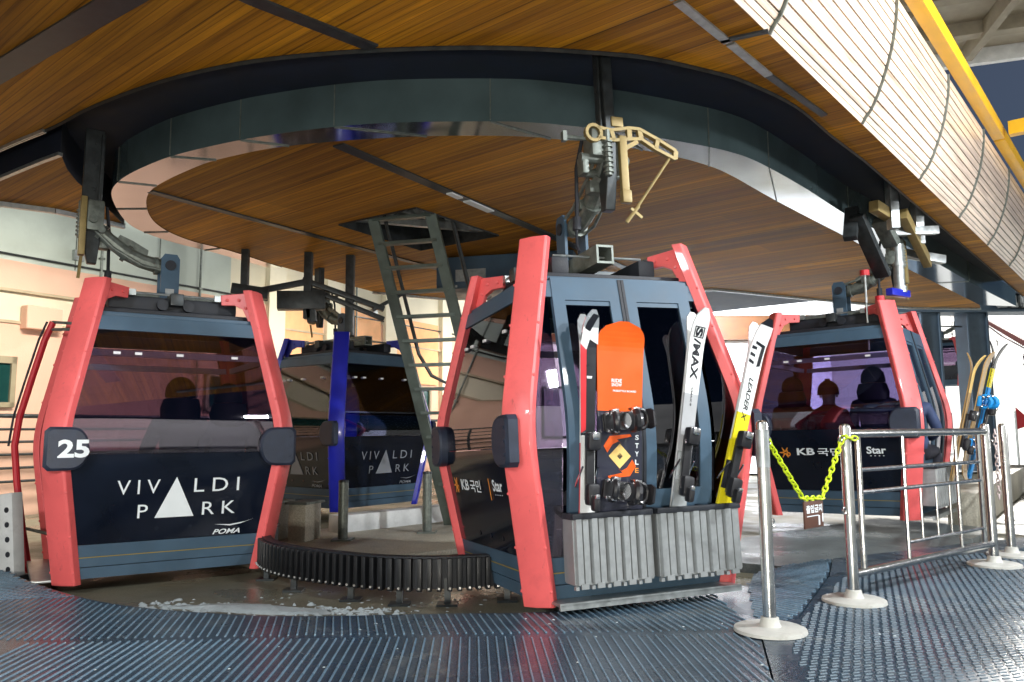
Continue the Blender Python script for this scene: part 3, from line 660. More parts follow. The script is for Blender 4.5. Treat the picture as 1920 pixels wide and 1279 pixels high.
def hanger(root, lever=True):
    b=MB(); b.box((0,.33,2.20),(1.0,.13,.12),bev=.02); b.build('roof_beam',rubber,root); b=MB(); b.box((0,-.33,2.20),(1.0,.13,.12),bev=.02); b.build('roof_beam',rubber,root)
    b=MB()                       # roof cross-tubes and rods
    b.box((0,0,2.235),(.10,1.0,.10),bev=.008); b.build('roof_beam',dsteel,root)
    tb=MB()
    for sgn in (1,):             # square tube running to the door side, open end
        w=.13; t=.016
        for dx,dz,ww,hh in ((0,w/2-t/2,w,t),(0,-w/2+t/2,w,t)): tb.box((.02,0,2.285+dz),(1.0,ww,hh))
        for dy in (-1,1): tb.box((.02,dy*(w/2-t/2),2.285),(1.0,t,w-2*t-.001))
    tb.build('pivot_tube',greyg,root)
    rd=MB()
    for sy in (-1,1): rd.tube([(-.36,sy*.42,2.28),(.36,sy*.42,2.28)],.010,8); rd.box((.33,sy*.42,2.28),(.05,.04,.05)); rd.box((-.33,sy*.42,2.28),(.05,.04,.05))
    for sx in (-1,1): rd.tube([(sx*.40,-.34,2.29),(sx*.40,.34,2.29)],.009,8)
    rd.build('door_linkage',galv,root)
    for sx in (-1,1):
        for sy in (-1,1): dm=MB(); dm.tube([(sx*.1,sy*.45,2.19),(sx*.1,sy*.2,2.19)],.045,12); dm.build('damper',rubber,root)
    br=MB()
    for sy in (-1,1):
        poly=[(-.075,2.30),(.075,2.30),(.075,2.66),(.05,2.70),(-.05,2.70),(-.075,2.66)]
        br.prism(poly,(1,0,0),(0,0,1),(0,1,0),(0,sy*.085,0),.022)
        br.tube([(0,sy*.096,2.60),(0,sy*.108,2.60)],.045,14,m=1); br.box((0,sy*.10,2.36),(.07,.012,.06),m=2)
    br.tube([(0,-.08,2.60),(0,.08,2.60)],.05,14); br.build('pivot_bracket',[slate,rubber,alu],root)
    ar=MB(); ar.tube([(0,0,2.60),(.10,0,2.60),(.22,0,2.63),(.34,0,2.68),(.45,0,2.76),(.55,0,2.84),(.63,0,2.93)],[.06,.062,.064,.062,.06,.058,.055],12); 
    for a_,b_ in (((.09,0,2.60),(.12,0,2.60)),((.33,0,2.675),(.36,0,2.692)),((.53,0,2.825),(.555,0,2.845))): ar.tube([a_,b_],.078,14)
    ar.tube([(.02,-.075,2.66),(.22,-.08,2.70),(.45,-.07,2.84),(.6,-.06,2.98)],.014,8); ar.tube([(.02,.075,2.55),(.22,.08,2.575),(.45,.075,2.70),(.62,.06,2.86)],.012,8)
    ar.box((.30,-.075,2.69),(.10,.03,.07),bev=.008); ar.prism([(.18,2.66),(.34,2.74),(.42,2.80),(.40,2.84),(.30,2.80),(.17,2.73)],(1,0,0),(0,0,1),(0,1,0),(0,0,0),.02)
    ar.build('hanger_arm',greyg,root)
    hp=MB()
    hp.prism([(-.05,2.56),(.02,2.56),(.075,2.80),(.085,3.05),(.085,3.72),(-.06,3.72),(-.06,3.05),(-.075,2.85)],(1,0,0),(0,0,1),(0,1,0),(.62,0,0),.075)
    for z in (3.2,3.42,3.6): hp.tube([(.62,-.05,z),(.62,.05,z)],.018,8)
    hp.bar((.66,-.05,3.1),(.66,-.05,3.7),.02,.03); hp.bar((.57,.05,3.05),(.57,.05,3.68),.03,.03)
    hp.build('hanger_plate',dsteel,root,bevel=.008)
    gp_=MB()
    gp_.box((.62,-.09,3.02),(.15,.10,.20),bev=.02); gp_.box((.60,.075,2.96),(.13,.08,.26),bev=.02); gp_.tube([(.62,-.20,2.92),(.62,.16,2.92)],.035,12)
    gp_.tube([(.55,-.16,2.84),(.55,.12,2.84)],.028,12); gp_.box((.60,-.17,2.87),(.10,.05,.13),bev=.015); gp_.tube([(.70,-.03,2.78),(.70,-.03,3.1)],.024,10)
    for k in range(7): gp_.tube([(.70,-.03,2.80+.035*k),(.70,-.03,2.812+.035*k)],.036,10)
    gp_.tube([(.62,-.30,3.06),(.62,-.14,3.06)],.016,8); gp_.box((.62,-.31,3.06),(.04,.03,.07)); gp_.box((.52,-.05,2.75),(.09,.12,.09),bev=.02)
    gp_.build('grip',greyg,root,bevel=0)
    if lever:
        lv=MB()
        def flat(poly,y0,holes=None,t=.03,org=(.70,0,0)): lv.prism(poly,(0,1,0),(0,0,1),(1,0,0),org,t)
        # cast lever with cut-outs: rails, ribs and eye
        top=[(-.10,3.11),(.00,3.10),(.14,3.13),(.22,3.13),(.36,3.07),(.50,3.00)]; bot=[(-.10,3.04),(.02,3.03),(.14,3.05),(.23,3.06),(.34,3.00),(.49,2.94)]
        for L in (top,bot):
            for a,c in zip(L[:-1],L[1:]): lv.bar((.70,a[0],a[1]),(.70,c[0],c[1]),.035,.022)
        for i in (1,2,3,4,5): lv.bar((.70,top[i][0],top[i][1]),(.70,bot[i][0],bot[i][1]),.035,.03)
        for j in range(12):
            a=2*math.pi*j/12; c=2*math.pi*(j+1)/12; lv.bar((.70,-.13+.055*math.cos(a),3.07+.055*math.sin(a)),(.70,-.13+.055*math.cos(c),3.07+.055*math.sin(c)),.035,.022)
        lv.box((.70,.05,3.165),(.035,.09,.07),bev=.008)
        lv.build('grip_lever',cast,root)
        sp=MB(); sp.box((.70,.085,2.86),(.04,.058,.42),bev=.010); sp.bar((.70,.10,2.98),(.70,.20,3.04),.03,.03); sp.box((.70,.09,2.64),(.05,.07,.09),bev=.01); sp.build('lever_guide',cast,root)
        rd2=MB(); rd2.tube([(.70,.46,2.96),(.70,.16,2.56)],.010,8); rd2.tube([(.70,.18,2.58),(.70,.08,2.46)],.014,8); rd2.bar((.70,.12,2.56),(.70,.20,2.50),.02,.02); rd2.build('lever_rod',cast,root)
    else:
        sp=MB(); sp.box((.69,.075,2.86),(.05,.10,.50),bev=.012); sp.bar((.69,.10,2.6),(.70,.06,2.42),.02,.02); sp.build('lever_guide',cast,root)
    wr=MB(); wr.tube([(.50,-.12,3.1),(.47,-.16,2.9),(.46,-.17,2.55),(.46,-.18,2.45)],.014,8); wr.tube([(.46,-.18,2.45),(.48,-.19,2.34),(.53,-.2,2.29)],.010,8); wr.tube([(.46,-.17,2.55),(.46,-.175,2.46)],.03,10); wr.build('cable',rubber,root)

def make_cabin(name,label,paint,glassm,mat,doors='closed',lever=True,full=True,group='gondola cabins in the station',letter=None):
    root=empty(name,mat=mat); tag(root,label,'gondola cabin',group)
    for sx in (-1,1):
        for sy in (-1,1): make_strut(sx,sy,paint).build('strut',paint,root,bevel=.006)
    sk=MB()
    for f in 'NSBD':
        fpatch(sk,f,[.085,.165],lambda z:-halfw(f,z),lambda z:halfw(f,z),-.03,.006,0)
        fpatch(sk,f,[.172,.235],lambda z:-halfw(f,z),lambda z:halfw(f,z),-.03,.010,0)
        fpatch(sk,f,[.242,.33],lambda z:-halfw(f,z),lambda z:halfw(f,z),-.03,.004,0)
        fpatch(sk,f,[.236,.241],lambda z:-halfw(f,z),lambda z:halfw(f,z),-.02,.008,1)
    sk.box((0,0,.19),(2*WX(.2)-.02,2*WY(.2)-.02,.17),m=0)
    sk.build('base',[slate,M('line_ochre',(.35,.26,.05),.5) if full else slate],root)
    for f in ('NSB' if True else ''):
        lp=MB(); fpatch(lp,f,[.335,.70,.89,.94,.985],lambda z:-halfw(f,z),lambda z:halfw(f,z),-.012,.008); 
        if f!='B':
            for s_ in (-.12,.12,.36): 
                p=FP(f,s_,.42,.008); q=FP(f,s_,.42,.012); lp.tube([p,q],.016,10)
        lp.build('lower_panel',black,root)
        w=MB(); fpatch(w,f,zr(.99,1.925),lambda z:-halfw(f,z),lambda z:halfw(f,z),-.004,.004); w.build('window',glassm,root)
        wr=MB(); fpatch(wr,f,[1.725,1.775],lambda z:-halfw(f,z)+.01,lambda z:halfw(f,z)-.01,-.05,-.012)
        for s_ in (-.45,-.3,.0,.42): p=FP(f,s_,1.75,-.012); wr.box(p,(.05,.05,.02))
        wr.build('window_rail',railw,root)
    # roof
    ro=MB()
    for f in 'NSBD':
        fpatch(ro,f,[1.93,2.04],lambda z:-halfw(f,z),lambda z:halfw(f,z),-.03,.012,0)
    ro.box((0,0,2.06),(2*WX(2.04)+.02,2*WY(2.04)+.02,.04),m=0,bev=.012); ro.box((0,0,2.10),(2*WX(2.04)-.14,2*WY(2.04)-.14,.05),m=1,bev=.015)
    ro.build('roof',[slate,rubber],root)
    # inside: benches and floor
    for sy in (-1,1):
        be=MB(); be.box((-.05,sy*.50,.66),(1.25,.36,.09),bev=.03); be.box((-.05,sy*.50,.44),(1.20,.06,.36)); be.box((-.05,sy*(.70),.80),(1.25,.05,.30),bev=.02); be.build('bench',inner,root)
    # corner bumpers
    for f in 'NS':
        for sg in (-1,1): d_plate(f,sg,root,plate)
    # door side: fixed glass beside the leaves
    dw=.50
    for sg in ((-1,1) if doors!='none' else ()):
        g=MB(); lo=lambda z:min(sg*(dw+.035),sg*halfw('D',z)); hi=lambda z:max(sg*(dw+.035),sg*halfw('D',z))
        fpatch(g,'D',zr(.335,1.925),lo,hi,-.004,.004); g.build('side_glass',glassm,root)
    sp=MB(); sp.box((WX(.1)+.10,0,.075),(.20,1.24,.018),bev=.006); sp.box((WX(.1)+.19,0,.068),(.02,1.24,.04)); sp.build('door_step',galv,root)
    for sg in ((-1,1) if doors!='none' else ()):
        shift=(0.0,0.0)
        d=MB(); s0=sg*.012; s1=sg*dw
        a_,b_=(min(s0,s1),max(s0,s1))
        def q(f0,f1,z0,z1,o0=-.02,o1=.018,m=0,mb=d): fpatch(mb,'D',zr(z0,z1),lambda z:f0+shift[0],lambda z:f1+shift[0],o0+shift[1],o1+shift[1],m)
        fr=.085
        q(a_,a_+fr,.345,2.06); q(b_-fr,b_,.345,2.06); q(a_+fr,b_-fr,1.91,2.06); q(a_+fr,b_-fr,.345,.70)
        q(a_+fr,b_-fr,1.878,1.908,-.012,.010)
        door=d.build('door',slate,root)
        g=MB(); q(a_+fr,b_-fr,.70,1.878,-.004,.004,0,g); g.build('door_window',glassm,door)
        # rubber edge
        g=MB(); e=a_ if sg>0 else b_; q(e-.010,e+.010,.345,2.06,-.022,.024,0,g); g.build('door_seal',rubber,door)
        # ribbed ski box
        if full:
            k=MB(); x0=WX(.3)+.05+shift[1]; x1=x0+.145; ya=a_+.005+shift[0]+(.02 if sg>0 else -.03); yb_=b_+shift[0]+(.115 if sg>0 else -.0)
            n=5; w=(yb_-ya)/n
            for i in range(n):
                y0=ya+i*w
                k.prism([(y0,x1),(y0+w*.10,x1+.022),(y0+w*.44,x1+.022),(y0+w*.50,x1-.006),(y0+w*.56,x1+.014),(y0+w*.90,x1+.014),(y0+w,x1-.006),(y0+w,x1-.016),(y0,x1-.016)],(0,1,0),(1,0,0),(0,0,1),(0,0,.375),.37)
            k.box((x0+.073,ya,.375),(.145,.012,.37)); k.box((x0+.073,yb_,.375),(.145,.012,.37)); k.box((x0+.073,(ya+yb_)/2,.188),(.15,yb_-ya,.012))
            for i in range(n): k.box((x1+.012,ya+(i+.5)*w,.178),(.02,w*.45,.03)); k.box((x1+.005,ya+(i+.02)*w,.17),(.03,w*.2,.02))
            kb=k.build('ski_box',alu,door)
            r_=MB(); yc=(ya+yb_)/2
            r_.box((x1+.006,yc,.575),(.035,yb_-ya+.02,.035),bev=.008); r_.box((x0+.073,ya,.575),(.145,.03,.035)); r_.box((x0+.073,yb_,.575),(.145,.03,.035))
            for i in range(1,5): r_.box((x0+.073,ya+i*(yb_-ya)/5,.58),(.145,.016,.02))
            r_.build('ski_box_rim',rubber,door)
    hanger(root,lever)
    if letter: letter(root)
    return root

def matx(x,y,dz,yaw,t1,t2):
    Rz=Matrix.Rotation(yaw,4,'Z'); Ry=Matrix.Rotation(t1,4,'Y'); Rx=Matrix.Rotation(-t2,4,'X'); RR=Ry@Rx
    return Matrix.Translation((x,y,3.4+dz))@RR@Matrix.Translation((0,0,-3.4))@Rz
MM=matx(.43,5.79,-.042,-1.222,-.033,.029)
ML=matx(-3.03,6.80,-.085,R(213.0),.0,.010)
MR=matx(3.88,9.125,.059,-.674,-.011,.019)
MBm=matx(-2.344,10.954,.009,math.pi-.682,-.004,0)

def vp_letters(f,white=white):
    def fn(root):
        t=ftext(f,'VIV',-.41,-.115,.685,.79,root,white,spacing=1.5)
        ftext(f,'LDI',.13,.47,.685,.79,root,white,spacing=1.5); ftext(f,'P',-.26,-.19,.505,.605,root,white); ftext(f,'RK',.20,.45,.505,.605,root,white,spacing=1.5)
        fpoly(f,[(-.14,.50),(.14,.50),(.0,.805)],root,white,'emblem')
        ftext(f,'POMA',.29,.50,.345,.385,root,white,shear=.35,bold=.02)
        fpoly(f,[(.30,.425),(.42,.418),(.54,.435),(.60,.452),(.50,.420),(.42,.408)],root,white,'emblem')
    return fn
def star_shape(f,cx,cz,r,root):
    for k in range(6):
        a=math.pi*k/6*2; ca,sa=math.cos(a),math.sin(a); w=.16
        if k==0: continue
        fpoly(f,[(cx+r*.12*ca-r*w*sa,cz+r*.12*sa+r*w*ca),(cx+r*ca-r*.07*sa,cz+r*sa+r*.07*ca),(cx+r*ca+r*.07*sa,cz+r*sa-r*.07*ca),(cx+r*.12*ca+r*w*sa,cz+r*.12*sa-r*w*ca)],root,orange,'emblem')
    ftext(f,'b',cx+r*.35,cx+r*.95,cz-r*.65,cz+r*.35,root,orange,bold=.02)
def kb_letters(f):
    def fn(root):
        star_shape(f,-.49,.74,.062,root)
        ftext(f,'KB',-.36,-.17,.71,.785,root,white,bold=.03); ftext(f,'국민',-.14,.10,.70,.785,root,white,bold=.015)
        fpoly(f,[(.285,.66),(.293,.66),(.293,.80),(.285,.80)],root,orange,'emblem')
        ftext(f,'Star',.36,.55,.72,.795,root,white,bold=.025); ftext(f,'• • • •',.39,.53,.695,.702,root,white)
    return fn
def both(*fns):
    def fn(root):
        for g in fns: g(root)
    return fn
def num25(root):
    vs,fs=text_mesh('25',1.0,bold=.035); x0,x1,y0,y1=tsize(vs); mb=MB(); hw=halfw('N',1.03)+.10
    vv=[]
    for v in vs:
        s_=lerp(-hw+.085,-hw+.285,(v[0]-x0)/(x1-x0)); p=FP('N',s_,1.03,.069); vv.append((p.x,p.y,lerp(.965,1.095,(v[1]-y0)/(y1-y0))))
    mb.add(vv,fs); mb.build('number',white,root,fixn=False)

cabL=make_cabin('gondola_cabin','red framed gondola cabin numbered 25 with a white triangle on its black panel',coral,clear,ML,'none',False,letter=both(vp_letters('N'),num25))
cabM=make_cabin('gondola_cabin','red framed gondola cabin with skis and an orange snowboard in its door racks',coral,clear,MM,'closed',True,letter=kb_letters('S'))
cabR=make_cabin('gondola_cabin','red framed gondola cabin behind the steel barrier with passengers in its window',coral,clearR,MR,'closed',False,letter=kb_letters('S'))
cabB=make_cabin('gondola_cabin','blue framed gondola cabin standing behind the red one and the ladder',bluep,clearB,MBm,'closed',False,letter=both(vp_letters('N',greyp),vp_letters('B',greyp)))
cabF=make_cabin('gondola_cabin','distant red gondola cabin hanging over the snow beyond the dark column',coral,clear,Matrix.Translation((20.6,37.2,2.9))@Matrix.Rotation(-.67,4,'Z'),'closed',False,full=False)

# ================================================================== SKIS AND SNOWBOARDS in the door racks
skiW=M('ski_white',(.78,.80,.80),.35,var=.05,coat=.3); skiK=M('ski_black',(.012,.013,.018),.3,coat=.3); skiR=M('ski_red',(.62,.02,.03),.35,coat=.3)
skiG=M('ski_grey',(.42,.43,.45),.35,coat=.3); skiY=M('ski_yellow',(.80,.68,.01),.4,coat=.3); skiS=M('ski_silver',(.62,.66,.68),.25,metal=.6)
brdO=M('board_orange',(.80,.105,.006),.35,var=.08,coat=.4); brdD=M('board_dark',(.02,.022,.04),.35,coat=.4); bindK=M('binding_black',(.012,.012,.015),.4,coat=.2); bindC=M('buckle_chrome',(.7,.7,.72),.2,metal=1)
gold=M('graphic_gold',(.80,.55,.18),.4); bindB=M('binding_blue',(.01,.30,.75),.45); skiT=M('ski_tan',(.42,.25,.08),.4,coat=.3)

def rack_frame(root_mat, base, tip):
    """matrix with z along the ski (base to tip), y pointing out from the door"""
    b=root_mat@Vector(base); t=root_mat@Vector(tip); z=(t-b).normalized()
    out=(root_mat.to_3x3()@Vector((1,0,0))).normalized(); y=(out-z*out.dot(z)).normalized(); x=y.cross(z)
    return Matrix.Translation(b)@Matrix((x,y,z)).transposed().to_4x4(), (t-b).length
CURL={}
def curl_at(o,z):
    L=CURL.get(o.name,0); return ((z/L-.84)/.16)**2*.075 if L and z/L>.84 else 0
def ski_mesh(L,w,mats_at,tipcurl=1,thick=.012,side=1):
    """one ski standing on its tail; mats_at: list of (z fraction, material index)"""
    mb=MB(); n=36; rows=[]
    for i in range(n+1):
        t=i/n; z=t*L
        ww=w*(.86+.34*(2*abs(t-.45))**1.7*.5)
        if t>.93: ww*=math.sqrt(max(0.02,1-((t-.93)/.07)**2*.93))
        if t<.02: ww*=.85
        curl=0
        if t>.84: curl=((t-.84)/.16)**2*.075
        rows.append((z,ww/2,side*curl*tipcurl))
    idx=lambda t: [m for f,m in mats_at if t>=f][-1]
    for i in range(n):
        (z0,w0,c0),(z1,w1,c1)=rows[i],rows[i+1]; a=side*.004; b=side*(.004+thick)
        vs=[(-w0,a+c0,z0),(w0,a+c0,z0),(w1,a+c1,z1),(-w1,a+c1,z1),(-w0*.96,b+c0,z0),(w0*.96,b+c0,z0),(w1*.96,b+c1,z1),(-w1*.96,b+c1,z1)]
        fs=[(0,1,2,3),(4,5,6,7),(0,3,7,4),(1,2,6,5)]
        if i==0: fs.append((0,1,5,4))
        if i==n-1: fs.append((3,2,6,7))
        mb.add(vs,fs,idx((i+.5)/n))
    return mb
def ski_binding(L,side,parent,mt=None):
    s=side; mb=MB(); y=s*.018
    mb.box((0,y+s*.016,L*.40),(.055,.035,.36),bev=.01)                 # plate
    mb.box((0,y+s*.06,L*.40+.17),(.085,.075,.11),bev=.022)            # toe piece
    mb.box((0,y+s*.085,L*.40+.20),(.05,.05,.05),bev=.015,m=1)
    mb.box((0,y+s*.055,L*.40-.14),(.08,.07,.13),bev=.025)             # heel piece
    mb.box((0,y+s*.10,L*.40-.19),(.045,.06,.09),bev=.02); mb.box((0,y+s*.12,L*.40-.15),(.03,.03,.03),bev=.008,m=1)
    for sx in (-1,1): mb.tube([(sx*.05,y+s*.03,L*.40+.02),(sx*.058,y-s*.03,L*.40-.06),(sx*.056,y-s*.06,L*.40-.10)],.006,6,m=1)
    return mb.build('binding',[mt or bindK,bindC],parent)
def ski_text(ski,body,z0,z1,wd_,side,mt,thick=.012,shear=0,bold=.02,x=0,flip=-1):
    vs,fs=text_mesh(body,1.0,bold=bold,shear=shear); x0,x1,y0,y1=tsize(vs)
    vv=[( x-wd_*(((v[1]-y0)/(y1-y0))-.5), side*(.004+thick+.0012+curl_at(ski,lerp(z1,z0,(v[0]-x0)/(x1-x0)))), lerp(z1,z0,(v[0]-x0)/(x1-x0))) for v in vs]
    mb=MB(); mb.add(vv,fs); return mb.build('lettering',mt,ski,fixn=False)
def poly_on(ski,pts,side,mt,name='graphic',thick=.012,t=.0022):
    mb=MB(); y=side*(.004+thick); k=len(pts); vs=[(-p[0],y+side*curl_at(ski,p[1]),p[1]) for p in pts]+[(-p[0],y+side*(t+curl_at(ski,p[1])),p[1]) for p in pts]
    mb.add(vs,[list(range(k))[::-1],list(range(k,2*k))]+[(i,(i+1)%k,k+(i+1)%k,k+i) for i in range(k)]); return mb.build(name,mt,ski)

def ski_pair(label,root_mat,base,tip,w,mats,front,backm,bind=None):
    Mx,L=rack_frame(root_mat,base,tip); t=empty('ski_pair',mat=Mx); tag(t,label,'skis','skis and boards in the cabin racks')
    f=ski_mesh(L,w,front,side=1).build('ski',mats,t); CURL[f.name]=L; b=ski_mesh(L,w,backm,side=-1).build('ski',mats,t)
    ski_binding(L,1,f,bind)
    return t,f,b,L
# red, white and black pair at the far left of the left box
t,f,b,L=ski_pair('white black and red skis left of the orange snowboard',MM,(.890,-.44,.20),(.915,-.345,1.80),.105,[skiW,skiK,skiR,skiS],[(0,0),(.52,1),(.78,1),(.93,3)],[(0,2),(.5,0),(.9,3)])
poly_on(f,[(-.050,.86),(-.018,.88),(-.018,1.38),(-.060,1.40)],1,skiR); poly_on(f,[(-.02,.62),(.015,.60),(.015,.84),(-.02,.86)],1,skiR); poly_on(f,[(-.058,1.40),(-.02,1.36),(.0,1.43),(.058,1.40),(.05,1.50),(-.05,1.50)],1,skiW)
poly_on(f,[(-.045,1.48),(-.01,1.46),(.03,1.55),(.045,1.57),(.0,1.58),(-.03,1.53)],1,skiK); poly_on(f,[(-.012,1.19),(.018,1.19),(.022,1.205),(-.014,1.205)],1,skiW)
# white pair with the lettering
t,f,b,L=ski_pair('white skis with black lettering standing alone in the right door box',MM,(.890,.13,.20),(.915,.455,1.83),.115,[skiW,skiG,skiS],[(0,1),(.02,2),(.44,1),(.68,0)],[(0,0)])
ski_text(f,'/MAX',1.20,1.47,.055,1,skiK,bold=.03); ski_text(f,'S',1.48,1.54,.052,1,skiK,bold=.05)
for q in ([(-.036,1.475),(.036,1.475),(.036,1.481),(-.036,1.481)],[(-.036,1.54),(.036,1.54),(.036,1.546),(-.036,1.546)],[(-.036,1.475),(-.030,1.475),(-.030,1.546),(-.036,1.546)],[(.030,1.475),(.036,1.475),(.036,1.546),(.030,1.546)]): poly_on(f,q,1,skiK,'emblem')
ski_text(f,'S/MAX 8',1.03,1.15,.012,1,skiK)
# white and yellow pair in the corner
t,f,b,L=ski_pair('white and yellow skis leaning past the red strut by the chain post',MM,(.885,.415,.20),(.965,.905,1.76),.115,[skiW,skiY,skiK,skiS],[(0,1),(.30,2),(.42,1),(.62,0),(.96,2)],[(0,1),(.5,0)])
ski_text(f,'LEADER X',.95,1.24,.034,1,skiK,shear=.3)
for k in range(3): poly_on(f,[(-.048,1.34+k*.045),(-.010,1.33+k*.05),(-.010,1.348+k*.05),(-.048,1.362+k*.045)],1,skiK,'emblem')
poly_on(f,[(.015,1.32),(.04,1.33),(.044,1.47),(-.03,1.485),(-.03,1.468),(.022,1.455)],1,skiK,'emblem')

def board_mesh(L,w,idx,thick=.010):
    mb=MB(); n=48; rows=[]
    for i in range(n+1):
        t=i/n; ww=w*(.90+.10*(2*abs(t-.5))**2)
        e=min(t,1-t)*L
        r=.13
        if e<r: ww*=math.sqrt(max(.015,1-((r-e)/r)**2.4*.97))
        c=0
        if t>.86: c=((t-.86)/.14)**2*.05
        if t<.14: c=((.14-t)/.14)**2*.05
        rows.append((t*L,ww/2,c))
    for i in range(n):
        (z0,w0,c0),(z1,w1,c1)=rows[i],rows[i+1]; a=0; b=thick
        vs=[(-w0,a+c0,z0),(w0,a+c0,z0),(w1,a+c1,z1),(-w1,a+c1,z1),(-w0,b+c0,z0),(w0,b+c0,z0),(w1,b+c1,z1),(-w1,b+c1,z1)]
        fs=[(0,1,2,3),(4,5,6,7),(0,3,7,4),(1,2,6,5)]
        if i==0: fs.append((0,1,5,4))
        if i==n-1: fs.append((3,2,6,7))
        mb.add(vs,fs,idx((i+.5)/n))
    return mb
def snow_binding(z,ang,parent,mt,y=.012):
    mb=MB(); Rm=Matrix.Rotation(ang,4,'Y')
    def at(p): return tuple(Vector((0,y,z))+(Rm.to_3x3()@Vector(p)))
    # long axis of the foot across the board (x)
    mb.box(at((0,.018,0)),(.25,.035,.11),Rm,0,.012); mb.tube([at((0,.036,0)),at((0,.045,0))],.055,18,m=1)
    pts=[]                                              # heel loop and high back
    for k in range(9):
        a=-math.pi/2+math.pi*k/8; pts.append(at((-.10-.05*math.cos(a),.075,.058*math.sin(a))))
    mb.tube(pts,.014,8)
    mb.prism([(-.055,0),(.055,0),(.062,.05),(.045,.085),(-.045,.085),(-.062,.05)],Rm.to_3x3()@Vector((0,0,1)),(Rm.to_3x3()@Vector((-.25,1,0))).normalized(),(Rm.to_3x3()@Vector((1,.25,0))).normalized(),at((-.145,.05,0)),.016)
    for sx,h,r in ((-.055,.13,.034),(.075,.095,.026)):          # padded ankle and toe straps arching over
        P=[]
        for k in range(9):
            a=math.pi*k/8; P.append(at((sx+.012*math.sin(a),.03+h*math.sin(a)**.7,.068*math.cos(a))))
        mb.tube(P,[.008,.014,r*.7,r*.8,r*.8,r*.8,r*.7,.014,.008],8)
        mb.box(at((sx,.03+h*.62,.062)),(.045,.03,.03),Rm,1,.006); mb.box(at((sx+.01,.03+h*.8,-.05)),(.03,.02,.03),Rm,1,.005)
    for sx in (-.1,.1): 
        for sz in (-.05,.05): mb.box(at((sx,.045,sz)),(.03,.03,.02),Rm,1,.004)
    return mb.build('binding',[mt,bindC],parent)
Mx,L=rack_frame(MM,(.868,-.215,.27),(.925,-.135,1.735)); t=empty('snowboard',mat=Mx); tag(t,'orange and black snowboard with two black bindings in the left box of the forward cabin','snowboard','skis and boards in the cabin racks')
dk=board_mesh(L,.335,lambda q: 0 if (q>.62 or q<.17) else 1).build('deck',[brdO,brdD],t)
snow_binding(L*.585,.12,t,bindK); snow_binding(L*.30,-.12,t,bindK)
TH=.0055
def gl(pts,mt,nm_='graphic'): 
    return poly_on(dk,pts,1,mt,nm_,thick=.0062)
cz=L*.44
gl([(0,cz-.075),(.075,cz),(0,cz+.075),(-.075,cz)],gold); gl([(-.05,cz+.07),(-.085,cz+.02),(-.11,cz+.06),(-.07,cz+.12),(.07,cz+.135),(.08,cz+.12),(-.02,cz+.10),(.01,cz+.075),(-.01,cz+.09)],brdO); gl([(.05,cz-.07),(.085,cz-.02),(.11,cz-.06),(.07,cz-.12),(-.07,cz-.135),(-.08,cz-.12),(.02,cz-.10),(-.01,cz-.075),(.01,cz-.09)],brdO)
gl([(0,cz-.02),(.02,cz),(0,cz+.02),(-.02,cz)],brdD)
def board_text(body,x0,x1,z0,z1,mt):
    vs,fs=text_mesh(body,1.0,bold=.02); a0,a1,b0,b1=tsize(vs)
    mb=MB(); mb.add([(-lerp(x0,x1,(v[0]-a0)/(a1-a0)),.0112,lerp(z0,z1,(v[1]-b0)/(b1-b0))) for v in vs],fs); mb.build('lettering',mt,dk,fixn=False)
board_text('RIDE',-.06,.01,L*.745,L*.76,white); board_text('SNOW',-.06,.01,L*.728,L*.742,white); board_text('FREESTYLE BOARD',-.05,.11,L*.706,L*.714,white)
for k,c_ in enumerate('STYLE'):
    board_text(c_,.105,.13,cz+.10-k*.05,cz+.13-k*.05,[white,white,white,white,orange][k])
# boards and skis in the rack of the cabin behind the barrier
Mx,L=rack_frame(MR,(1.05,.10,.42),(1.42,.12,1.78)); t=empty('snowboard',mat=Mx); tag(t,'tan edged snowboard with bright blue bindings in the rack behind the steel barrier','snowboard','skis and boards in the cabin racks')
dk=board_mesh(L,.27,lambda q:0).build('deck',[skiT],t); snow_binding(L*.62,.1,t,bindB); snow_binding(L*.28,-.1,t,bindB)
t,f,b,L=ski_pair('blue skis with black and yellow tips leaning behind the blue bound snowboard',MR,(1.08,.42,.42),(1.48,.48,1.90),.12,[bindB,skiY,skiK],[(0,0),(.66,1),(.80,2)],[(0,0),(.66,1),(.80,2)])
t,f,b,L=ski_pair('narrow gold rimmed skis in front of the blue bound snowboard',MR,(1.00,-.12,.42),(1.33,-.06,1.74),.10,[skiT,gold],[(0,0),(.7,1)],[(0,0)])

# ================================================================== BARRIERS
def post_on(mb_list,P,h,root):
    x,y=P; p=MB(); p.lathe([(.0,h+.028),(.018,h+.026),(.030,h+.016),(.034,h),(.034,.05)],(x-root.location.x,y-root.location.y,0),20); return p.build('post',steel,root)
def base_on(P,root):
    x,y=P; p=MB(); c=(x-root.location.x,y-root.location.y,.006); p.lathe([(0,.03),(.045,.029),(.17,.022),(.185,.016),(.188,0)],c,40); p.lathe([(.036,.075),(.046,.07),(.050,.045),(.060,.027)],c,20); return p.build('base_plate',baseW,root)
P1,P2,P3=(1.352,4.27),(2.09,4.95),(3.70,6.17); HP=1.085
bp=empty('barrier_post',(*P1,0)); tag(bp,'free standing steel post holding the left end of the yellow chain','post','steel queue barriers')
post_on(None,P1,HP,bp); base_on(P1,bp)
def ring_at(root,P,z,d):
    m=MB(); c=Vector((P[0],P[1],z))+Vector((d[0],d[1],0))*.034-root.location; dv=Vector((d[0],d[1],0)); e=dv*.014
    m.tube([c,c+e],.006,8); cc=c+e+dv*.022
    m.tube([cc+dv*(.02*math.cos(a))+Vector((0,0,.02*math.sin(a))) for a in [2*math.pi*i/14 for i in range(15)]],.0055,8,caps=False); return m.build('ring',steel,root)
dch=Vector((P2[0]-P1[0],P2[1]-P1[1],0)).normalized()
